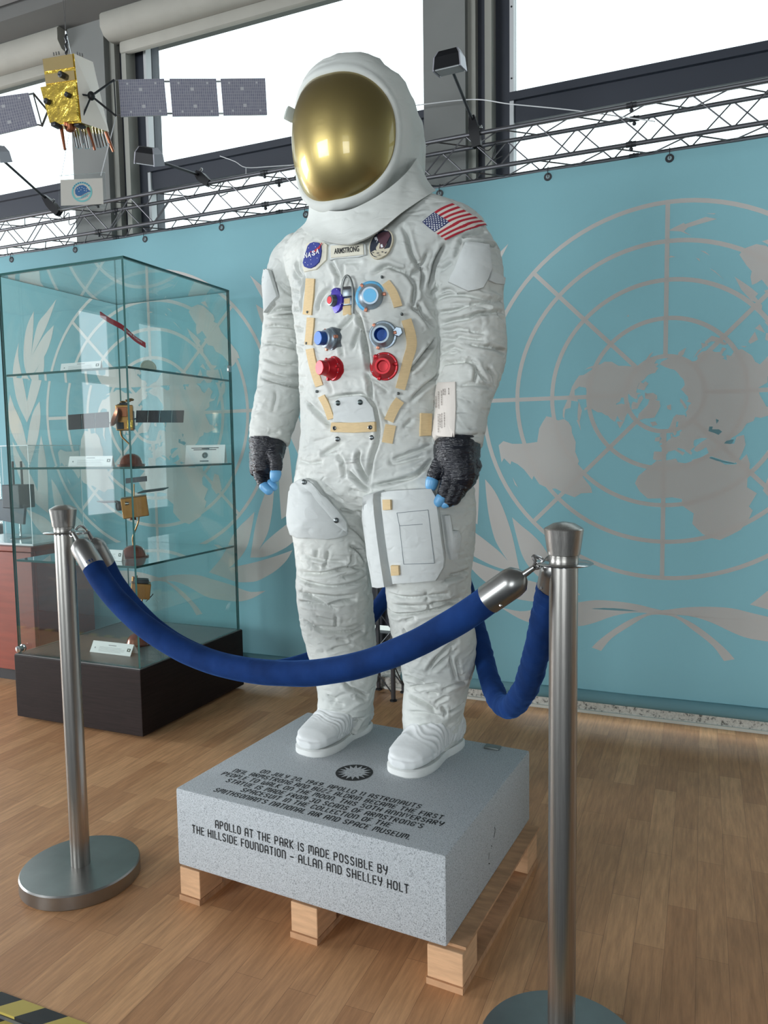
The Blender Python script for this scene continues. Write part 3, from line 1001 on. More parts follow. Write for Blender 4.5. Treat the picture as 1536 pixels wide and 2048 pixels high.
# single-stroke lettering, engraved with a round cutter
def arc(cx, cy, rx, ry, a0, a1, n=6):
    return [(cx+rx*math.cos(math.radians(a0+(a1-a0)*i/n)), cy+ry*math.sin(math.radians(a0+(a1-a0)*i/n))) for i in range(n+1)]


_w = 0.46
_o = arc(.23, .75, .23, .25, 0, 180)+arc(.23, .25, .23, .25, 180, 360)
_o.append(_o[0])
GL = {
 'A': [[(0, 0), (0, .75)]+arc(.23, .75, .23, .25, 180, 0)+[(_w, 0)], [(0, .42), (_w, .42)]],
 'B': [[(0, .53), (.28, .53)]+arc(.28, .765, .17, .235, -90, 90)+[(0, 1), (0, 0), (.28, 0)]+arc(.28, .265, .18, .265, -90, 90)],
 'C': [[(_w, .78)]+arc(.23, .75, .23, .25, 10, 180)+arc(.23, .25, .23, .25, 180, 350)],
 'D': [[(0, 0), (0, 1), (.2, 1)]+arc(.2, .7, .26, .3, 90, 0)+arc(.2, .3, .26, .3, 0, -90)+[(0, 0)]],
 'E': [[(.38, 0), (0, 0), (0, 1), (.38, 1)], [(0, .52), (.32, .52)]],
 'F': [[(0, 0), (0, 1), (.38, 1)], [(0, .5), (.32, .5)]],
 'G': [[(_w, .78)]+arc(.23, .75, .23, .25, 10, 180)+arc(.23, .25, .23, .25, 180, 360)+[(_w, .45), (.25, .45)]],
 'H': [[(0, 0), (0, 1)], [(_w, 0), (_w, 1)], [(0, .5), (_w, .5)]],
 'I': [[(.02, 0), (.02, 1)]],
 'J': [[(.34, 1), (.34, .22)]+arc(.17, .22, .17, .22, 0, -180)],
 'K': [[(0, 0), (0, 1)], [(.42, 1), (.03, .5), (.44, 0)]],
 'L': [[(0, 1), (0, 0), (.36, 0)]],
 'M': [[(0, 0), (0, 1), (.16, 1)]+arc(.17, .8, .15, .2, 90, 0)+[(.32, .35)], [(.32, .8)]+arc(.48, .8, .16, .2, 180, 0)+[(.64, 0)]],
 'N': [[(0, 0), (0, 1), (.2, 1)]+arc(.2, .75, .26, .25, 90, 0)+[(_w, 0)]],
 'O': [_o], 'P': [[(0, 0), (0, 1), (.22, 1)]+arc(.22, .73, .22, .27, 90, -90)+[(0, .46)]],
 'R': [[(0, 0), (0, 1), (.22, 1)]+arc(.22, .75, .22, .25, 90, -90)+[(0, .5)], [(.18, .5), (.44, 0)]],
 'S': [[(.42, .85)]+arc(.22, .77, .2, .23, 20, 200)+[(.06, .6), (.38, .42)]+arc(.22, .23, .21, .23, 20, -160)],
 'T': [[(0, 1), (.44, 1)], [(.22, 1), (.22, 0)]],
 'U': [[(0, 1), (0, .25)]+arc(.23, .25, .23, .25, 180, 360)+[(_w, 1)]],
 'V': [[(0, 1), (.22, 0), (.44, 1)]],
 'W': [[(0, 1), (0, .2)]+arc(.16, .2, .16, .2, 180, 360)+[(.32, .65)], [(.32, .2)]+arc(.48, .2, .16, .2, 180, 360)+[(.64, 1)]],
 'Y': [[(0, 1), (0, .7)]+arc(.22, .7, .22, .22, 180, 360)+[(.44, 1)], [(.44, .9), (.40, .4), (.25, 0)]],
 'Z': [[(0, 1), (.42, 1), (0, 0), (.42, 0)]],
 '0': [_o], '1': [[(0, .85), (.14, 1), (.14, 0)]],
 '2': [arc(.2, .76, .2, .24, 170, -30)+[(0, 0), (.42, 0)]],
 '3': [arc(.2, .76, .19, .24, 150, -80)+arc(.2, .27, .21, .27, 80, -150)],
 '5': [[(.4, 1), (.05, 1), (.03, .58)]+arc(.2, .32, .22, .32, 110, -150)],
 '6': [[(.34, 1), (.03, .45)]+arc(.22, .26, .22, .26, 160, 520, 10)],
 '9': [[(.14, 0), (.43, .55)]+arc(.22, .74, .22, .26, -20, 340, 10)],
 ',': [[(.03, .06), (0, -.1)]], '.': [[(.0, 0), (.03, 0)]], "'": [[(.02, 1), (.0, .85)]], '-': [[(.0, .45), (.42, .45)]], ' ': [],
}
GW = {'M': .64, 'W': .64, 'I': .04, '1': .16, 'E': .38, 'F': .36, 'L': .36, 'J': .34, '.': .04, ',': .04, "'": .04, ' ': .16}


def engrave(mb, text, u0, v0, width, h, fn, stroke):
    adv = 0.30
    tot = sum(GW.get(c, _w)+adv for c in text)-adv
    sx = width/tot
    x = 0
    for c in text:
        for ln in GL[c]:
            pts = [(u0+(x+a)*sx, v0+b*h) for a, b in ln]
            if len(pts) == 2 and pts[0] == pts[1]:
                continue
            n = len(pts)
            L, R = [], []
            for i, p in enumerate(pts):
                a, b = pts[max(0, i-1)], pts[min(n-1, i+1)]
                d = Vector((b[0]-a[0], b[1]-a[1]))
                d = d.normalized() if d.length > 1e-9 else Vector((1, 0))
                nx_, ny_ = -d.y*stroke/2, d.x*stroke/2
                L.append((p[0]+nx_, p[1]+ny_))
                R.append((p[0]-nx_, p[1]-ny_))
            mb.add([fn(*q) for q in L+R], [(i, i+1, n+i+1, n+i) for i in range(n-1)], 0)
            for e in (pts[0], pts[-1]):
                mb.add([fn(e[0]+math.cos(t)*stroke/2, e[1]+math.sin(t)*stroke/2) for t in [k*math.pi/3 for k in range(6)]], [(0, 1, 2, 3, 4, 5)], 0)
        x += GW.get(c, _w)+adv


def fr(u, v):
    return pl(u, -0.0006, PZ0+v)


def tp(u, d):
    return pl(u, d, PZ1+0.0006)


e = MB()
engrave(e, 'APOLLO AT THE PARK IS MADE POSSIBLE BY', 0.126, 0.1255, 0.470, 0.0185, fr, 0.0031)
engrave(e, 'THE HILLSIDE FOUNDATION - ALLAN AND SHELLEY HOLT', 0.052, 0.0965, 0.594, 0.0185, fr, 0.0031)
e.build('front_inscription', [engr], gb, smooth=False, recalc=False)
e = MB()
for txt, u0, u1, d in (("ON JULY 20, 1969, APOLLO 11 ASTRONAUTS", .138, .597, .172), ("NEIL ARMSTRONG AND BUZZ ALDRIN BECAME THE FIRST", .070, .664, .145),
                       ("PEOPLE TO WALK ON THE MOON. THIS 50TH ANNIVERSARY", .055, .676, .118), ("STATUE IS MADE FROM 3D SCANS OF ARMSTRONG'S", .092, .640, .090),
                       ("SPACESUIT IN THE COLLECTION OF THE", .160, .572, .063), ("SMITHSONIAN'S NATIONAL AIR AND SPACE MUSEUM.", .099, .635, .034)):
    engrave(e, txt, u0, d-0.008, u1-u0, 0.0185, tp, 0.0030)
e.build('top_inscription', [engr], gb, smooth=False, recalc=False)
# sunburst roundel
s = MB()
cu, cd, R0 = 0.363, 0.270, 0.049
n = 64
s.add([tp(cu, cd)]+[tp(cu+R0*math.cos(2*math.pi*i/n), cd+R0*math.sin(2*math.pi*i/n)) for i in range(n)], [(0, 1+i, 1+(i+1) % n) for i in range(n)], 0)
st = []
k = 16
for i in range(k*2):
    r = R0*(0.90 if i % 2 == 0 else 0.52)
    t = math.pi*i/k
    st.append((cu+r*math.cos(t), cd+r*math.sin(t)))
s.poly([pl(a, b, PZ1+0.0011) for a, b in st], 1)
s.build('sunburst_emblem', [engr, granite], gb, smooth=False, recalc=False)
# small metal lifting plate on the back corner, scuffed marks on the right side
MB().box((0.612, 0.565, PZ1), (0.655, 0.592, PZ1+0.005), 0, PM, 0.001).build('lifting_plate', [mat('plate_grey', (120, 128, 126), 0.45, 0.5)], gb)
mk = MB()
for a, b in (((0.30, 0.095), (0.31, 0.11)), ((0.31, 0.11), (0.305, 0.12)), ((0.26, 0.05), (0.27, 0.045)), ((0.262, 0.06), (0.266, 0.075)), ((0.28, 0.085), (0.286, 0.08))):
    dx, dz = b[0]-a[0], b[1]-a[1]
    L = math.hypot(dx, dz)
    nx_, nz_ = -dz/L*0.0012, dx/L*0.0012
    mk.add([pl(PW+0.0006, q[0]+s_*nx_, PZ0+q[1]+s_*nz_) for q, s_ in ((a, 1), (b, 1), (b, -1), (a, -1))], [(0, 1, 2, 3)])
mk.build('pen_marks', [engr], gb, smooth=False, recalc=False)

# ------------------------------------------------------------------ stanchions and ropes
st = root('stanchion', (0, 0, 0), 'tmp', 'stanchion', 'steel rope stanchions')
MB().lathe([(0.147, 0.0), (0.151, 0.004), (0.151, 0.037), (0.148, 0.041), (0.03, 0.0415)], n=64).build('base_disc', [M['steel_h']], st, angle=30)
MB().lathe([(0.0245, 0.041), (0.0245, 0.935)], n=40).build('post', [M['steel']], st)
MB().lathe([(0.0255, 0.925), (0.0255, 0.932), (0.047, 0.9295), (0.0505, 0.9315), (0.047, 0.9335), (0.0255, 0.936)], n=48).build('rope_ring', [M['chrome']], st, angle=40)
MB().lathe([(0.025, 0.936), (0.0255, 0.944), (0.026, 0.946), (0.0275, 0.947), (0.0335, 0.990), (0.0325, 0.992), (0.018, 1.0005), (0.001, 1.0035)], n=48).build('cap', [M['steel']], st, angle=30)
_q = at_z((161.5, 1727), 0.041)
posts = [Vector((_q.x, _q.y, 0)), Vector((at_y((1125.5, 1500), 1.30).x, 1.30, 0)), Vector((-0.85, 2.45, 0))]
labs = ['brushed steel stanchion left of the granite block, whole round base in view', 'brushed steel stanchion right of the granite block, nearest the camera', 'steel stanchion standing behind the astronaut statue']
for i, (p_, l_) in enumerate(zip(posts, labs)):
    o = st if i == 0 else copy_tree(st)
    o.location = p_
    o['label'] = l_
velvet = mat('blue_velvet', (20, 48, 98), 0.85, sheen=0.0, noise_amt=0.25, nscale=14, bump=0.25, bscale=30)
_b = velvet.node_tree.nodes['Principled BSDF']
_b.inputs['Sheen Weight'].default_value = 0.6
_b.inputs['Sheen Roughness'].default_value = 0.35
_b.inputs['Sheen Tint'].default_value = lin((60, 104, 170))
_b.inputs['Specular IOR Level'].default_value = 0.1


def rope(label, ctrl, a_post, b_post, rad=0.0265, wr=0.0):
    """ctrl: 3D control points of the rope axis from ferrule to ferrule"""
    line = smoothline(ctrl, 14)
    r = root('velvet_rope', (ctrl[0]+ctrl[-1])/2, label, 'rope', 'blue velvet ropes')
    b = MB()
    n = 24
    rings = []
    up = Vector((0, 0, 1))
    for i, p in enumerate(line):
        t = (line[min(i+1, len(line)-1)]-line[max(i-1, 0)]).normalized()
        a = t.cross(up).normalized()
        c = a.cross(t).normalized()
        rg = []
        for j in range(n):
            q = 2*math.pi*j/n
            d = a*math.cos(q)+c*math.sin(q)
            k = rad*(1+0.05*noise.noise(p*14+d*0.8)+wr*noise.noise(Vector((i*0.75, math.cos(q)*0.9, math.sin(q)*0.9))))
            rg.append(p+d*k)
        rings.append(rg)
    b.loft(rings)
    b.build('velvet_sleeve', [velvet], r)
    for end, post, sgn in ((0, a_post, 1), (-1, b_post, -1)):
        p = line[end]
        t = (line[1]-line[0]).normalized() if end == 0 else (line[-2]-line[-1]).normalized()   # into the rope
        m = MB().lathe([(rad*0.9, 0.012), (rad*1.02, 0.010), (rad*1.02, -0.045), (rad*0.92, -0.058), (rad*0.55, -0.068), (0.006, -0.073), (0.0045, -0.095)], p, t, 32)
        fo = m.build('ferrule', [M['steel_h']], r, angle=40)
        MB().lathe([(0.003, 0), (0.002, 0.002)], p-t*0.01+t.orthogonal().normalized()*rad*1.01, t.orthogonal(), 8).build('rivet', [M['chrome']], fo)
        tip = p-t*0.092
        d = (p-post)
        d.z = 0
        d = d.normalized()
        anchor = post+d*0.047+Vector((0, 0, 0.9315))
        side = t.cross(Vector((0, 0, 1))).normalized()
        mid = (tip+anchor)/2
        hk = MB().tube(smoothline([tip, tip*0.6+anchor*0.4+side*0.006+Vector((0, 0, 0.006)), anchor+Vector((0, 0, 0.011))+d*0.004, anchor-d*0.012+Vector((0, 0, 0.004)), anchor-d*0.006+Vector((0, 0, -0.008)), mid*0.7+anchor*0.3-side*0.004+Vector((0, 0, -0.006)), tip], 6), 0.0032, 8)
        hk.build('hook', [M['chrome']], fo)
    return r


# front rope: hangs in the vertical plane through the two front posts
pn = (posts[1]-posts[0]).cross(Vector((0, 0, 1)))
fc = [at_plane(q, posts[0]-Vector((0, 0.035, 0)), pn) for q in ((183, 1127), (206, 1165), (248, 1215), (300, 1260), (365, 1300), (440, 1328), (520, 1343), (600, 1347), (680, 1338), (760, 1317), (840, 1283), (920, 1238), (985, 1193))]
rope('blue velvet rope sagging across the front of the astronaut between two stanchions', fc, posts[0], posts[1])


def along(pxs, A, B, ts):
    """points on the pixel rays, depth running from A to B"""
    return [at_y(q, A.y+(B.y-A.y)*t) for q, t in zip(pxs, ts)]


bc = along(((207, 1122), (232, 1168), (285, 1232), (350, 1283), (430, 1318), (520, 1338), (600, 1326), (680, 1290), (750, 1222), (812, 1130)), posts[0]+Vector((0, 0.06, 0)), posts[2]+Vector((0, -0.05, 0)), (0.06, 0.1, 0.19, 0.28, 0.38, 0.5, 0.6, 0.72, 0.85, 0.97))
rope('blue velvet rope passing behind the legs, from the left stanchion', bc, posts[0], posts[2], 0.026)
rc = along(((893, 1075), (915, 1130), (938, 1205), (962, 1290), (984, 1372), (1012, 1414), (1045, 1388), (1070, 1318), (1090, 1235), (1106, 1168)), posts[2], posts[1], (0.08, 0.16, 0.27, 0.40, 0.52, 0.62, 0.72, 0.82, 0.90, 0.965))
rope('blue velvet rope sagging in a deep V right of the astronaut', rc, posts[2], posts[1], 0.027, 0.13)
# ------------------------------------------------------------------ astronaut statue
SF = Vector((-0.0755, -0.99714, 0))     # the way the figure faces
SL = Vector((0.99714, -0.0755, 0))      # its left (right in the picture)
ZF = PZ1                                # its feet stand on the granite


def crumple(m, strength):
    """fine creased-cloth relief: ridged noise, pulled out sideways, plus weave"""
    nt = m.node_tree
    b = nt.nodes['Principled BSDF']
    tc = nt.nodes.new('ShaderNodeTexCoord')
    last = None
    for sc_, st, dist, rough in ((11, (1, 1, 2.4), 0.010, 0.55), (34, (1, 1, 1.7), 0.0035, 0.6)):
        mp = nt.nodes.new('ShaderNodeMapping')
        mp.inputs['Scale'].default_value = st
        nt.links.new(tc.outputs['Object'], mp.inputs[0])
        n = nt.nodes.new('ShaderNodeTexNoise')
        n.noise_type = 'RIDGED_MULTIFRACTAL'
        n.inputs['Scale'].default_value = sc_
        n.inputs['Detail'].default_value = 3
        n.inputs['Roughness'].default_value = rough
        n.inputs['Distortion'].default_value = 0.6
        nt.links.new(mp.outputs[0], n.inputs['Vector'])
        bp = nt.nodes.new('ShaderNodeBump')
        bp.invert = True
        bp.inputs['Strength'].default_value = strength
        bp.inputs['Distance'].default_value = dist
        nt.links.new(n.outputs['Fac'], bp.inputs['Height'])
        if last:
            nt.links.new(last.outputs[0], bp.inputs['Normal'])
        last = bp
    nt.links.new(last.outputs[0], b.inputs['Normal'])


suitm = mat('suit_cloth', (212, 214, 209), 0.78, spec=0.25, col2=(192, 196, 193), nscale=5.5)
crumple(suitm, 1.0)


def rem(mb, voxel, name, mats, parent=None, smooth_it=0, dispf=None):
    """union of closed shells -> one continuous skin (voxel remesh), optional smoothing"""
    me = bpy.data.meshes.new('tmp')
    me.from_pydata([tuple(v) for v in mb.v], [], mb.f)
    bm = bmesh.new()
    bm.from_mesh(me)
    bmesh.ops.recalc_face_normals(bm, faces=bm.faces[:])
    bm.to_mesh(me)
    bm.free()
    ob = bpy.data.objects.new('tmp', me)
    COL.objects.link(ob)
    md = ob.modifiers.new('r', 'REMESH')
    md.mode = 'VOXEL'
    md.voxel_size = voxel
    if smooth_it:
        sm = ob.modifiers.new('s', 'SMOOTH')
        sm.iterations = smooth_it
        sm.factor = 0.5
    dg = bpy.context.evaluated_depsgraph_get()
    dg.update()
    m2 = bpy.data.meshes.new_from_object(ob.evaluated_get(dg))
    bpy.data.objects.remove(ob)
    bpy.data.meshes.remove(me)
    return m2


def mesh_arrays(me):
    n = len(me.vertices)
    co = np.empty(n*3)
    me.vertices.foreach_get('co', co)
    no = np.empty(n*3)
    me.vertices.foreach_get('normal', no)
    return co.reshape(-1, 3), no.reshape(-1, 3)


def link_mesh(me, name, mats, parent):
    o = bpy.data.objects.new(name, me)
    COL.objects.link(o)
    o.parent = parent
    org = ORG[parent.name]
    ORG[o.name] = org
    co = np.empty(len(me.vertices)*3)
    me.vertices.foreach_get('co', co)
    co = co.reshape(-1, 3)-np.array(org)
    me.vertices.foreach_set('co', co.ravel())
    me.materials.clear()
    for m in mats:
        me.materials.append(m)
    me.polygons.foreach_set('use_smooth', [True]*len(me.polygons))
    me.update()
    me.name = name
    return o


statue = root('astronaut_statue', pl(0.38, 0.44, PZ1), 'life-size astronaut statue in white spacesuit with gold visor, standing on the granite block', 'statue')


def ring_h(l, r, y, Y, k, ex=2.3, n=40, dz=0.0):
    """horizontal body section whose silhouette runs from pixel l to r on row y"""
    C = at_y(((l+r)/2, y), Y)
    S = (r-l)/2*depth(C)/F
    v = Vector((C.x, C.y, 0)).normalized()
    c = abs(v.dot(SF))
    s2 = 1-c*c
    a = S/math.sqrt(c*c+k*k*s2)
    b = k*a
    out = []
    for j in range(n):
        q = 2*math.pi*j/n
        cx, sx = math.cos(q), math.sin(q)
        cx = math.copysign(abs(cx)**(2/ex), cx)
        sx = math.copysign(abs(sx)**(2/ex), sx)
        out.append(C+SL*(a*cx)+SF*(b*sx)+Vector((0, 0, dz*sx)))
    return out


def tube_px(rows, k=1.0):
    """limb: rows of (left px, right px, row y, depth Y)"""
    pts, rad = [], []
    for l, r, y, Y in rows:
        C = at_y(((l+r)/2, y), Y)
        pts.append(C)
        rad.append((r-l)/2*depth(C)/F)
    P = smoothline(pts, 4)
    R_ = [v.x for v in smoothline([Vector((q, 0, 0)) for q in rad], 4)]
    return P, R_


body = MB()
torso = [(690, 838, 395, 1.92, .62), (652, 866, 408, 1.92, .55), (618, 905, 428, 1.92, .47), (588, 934, 446, 1.915, .42), (568, 955, 466, 1.91, .42), (562, 960, 492, 1.90, .46), (570, 930, 530, 1.895, .54), (584, 896, 570, 1.89, .62),
         (592, 888, 640, 1.885, .68), (599, 886, 710, 1.88, .72), (603, 886, 780, 1.885, .72), (604, 888, 830, 1.89, .70), (602, 896, 880, 1.89, .66), (594, 920, 930, 1.895, .60), (588, 940, 980, 1.90, .52), (606, 925, 1005, 1.90, .44), (660, 850, 1030, 1.90, .40)]
body.loft([ring_h(l, r, y, Y, k, 2.3) for l, r, y, Y, k in torso])
legR = [(600, 740, 900, 1.90, .85), (592, 745, 945, 1.895, .95), (584, 746, 1000, 1.89, 1.02), (582, 744, 1040, 1.89, 1.04), (591, 742, 1090, 1.89, 1.05), (596, 742, 1140, 1.89, 1.06), (594, 742, 1170, 1.89, 1.06), (598, 745, 1220, 1.90, 1.06), (606, 749, 1265, 1.91, 1.05), (620, 752, 1310, 1.92, 1.05), (632, 754, 1350, 1.93, 1.02), (638, 748, 1390, 1.94, 1.0), (637, 741, 1425, 1.945, 1.0), (644, 735, 1450, 1.95, 1.05), (648, 733, 1472, 1.95, 1.05)]
legL = [(748, 905, 900, 1.89, .8), (744, 938, 945, 1.88, .88), (746, 948, 1000, 1.875, .95), (752, 951, 1040, 1.875, .98), (758, 947, 1090, 1.875, 1.0), (767, 941, 1140, 1.875, 1.03), (774, 939, 1185, 1.875, 1.03), (778, 943, 1230, 1.885, 1.03), (788, 951, 1280, 1.89, 1.03), (803, 948, 1330, 1.90, 1.0), (811, 935, 1375, 1.91, 1.0), (806, 929, 1410, 1.92, 1.0), (807, 921, 1440, 1.925, 1.02), (810, 915, 1470, 1.93, 1.05), (812, 912, 1492, 1.93, 1.05)]
for leg in (legR, legL):
    body.loft([ring_h(l, r, y, Y, k, 2.1) for l, r, y, Y, k in leg])
armR = [(572, 650, 500, 1.93), (540, 636, 530, 1.95), (530, 618, 572, 1.955), (528, 608, 620, 1.955), (526, 610, 665, 1.955), (520, 613, 705, 1.955), (518, 614, 745, 1.95), (514, 606, 780, 1.935), (507, 598, 820, 1.915), (501, 586, 855, 1.895), (499, 578, 884, 1.88)]
armL = [(862, 955, 468, 1.90), (860, 988, 500, 1.895), (861, 1005, 545, 1.89), (866, 1005, 600, 1.89), (874, 1009, 640, 1.89), (878, 1012, 685, 1.89), (877, 1010, 720, 1.885), (876, 998, 755, 1.87), (873, 984, 790, 1.85), (869, 975, 830, 1.83), (866, 969, 865, 1.815), (865, 963, 888, 1.805)]
ARMS = []
for arm in (armR, armL):
    P, R_ = tube_px(arm)
    ARMS.append((P, R_))
    body.tube(P, R_, 28)
    body.ellipsoid(P[2], R_[3]*0.98, R_[3]*0.98, R_[3]*0.98)
me = rem(body, 0.0027, 'suit', [suitm], None, 22)
co, no = mesh_arrays(me)
BASE = BVHTree.FromPolygons([Vector(c) for c in co], [tuple(p.vertices) for p in me.polygons])


def hit(px, bvh=None):
    d = Vector(ray(px)).normalized()
    loc, nor, idx, dist = (bvh or BASE).ray_cast(Vector(EYE), d, 6)
    return loc, nor


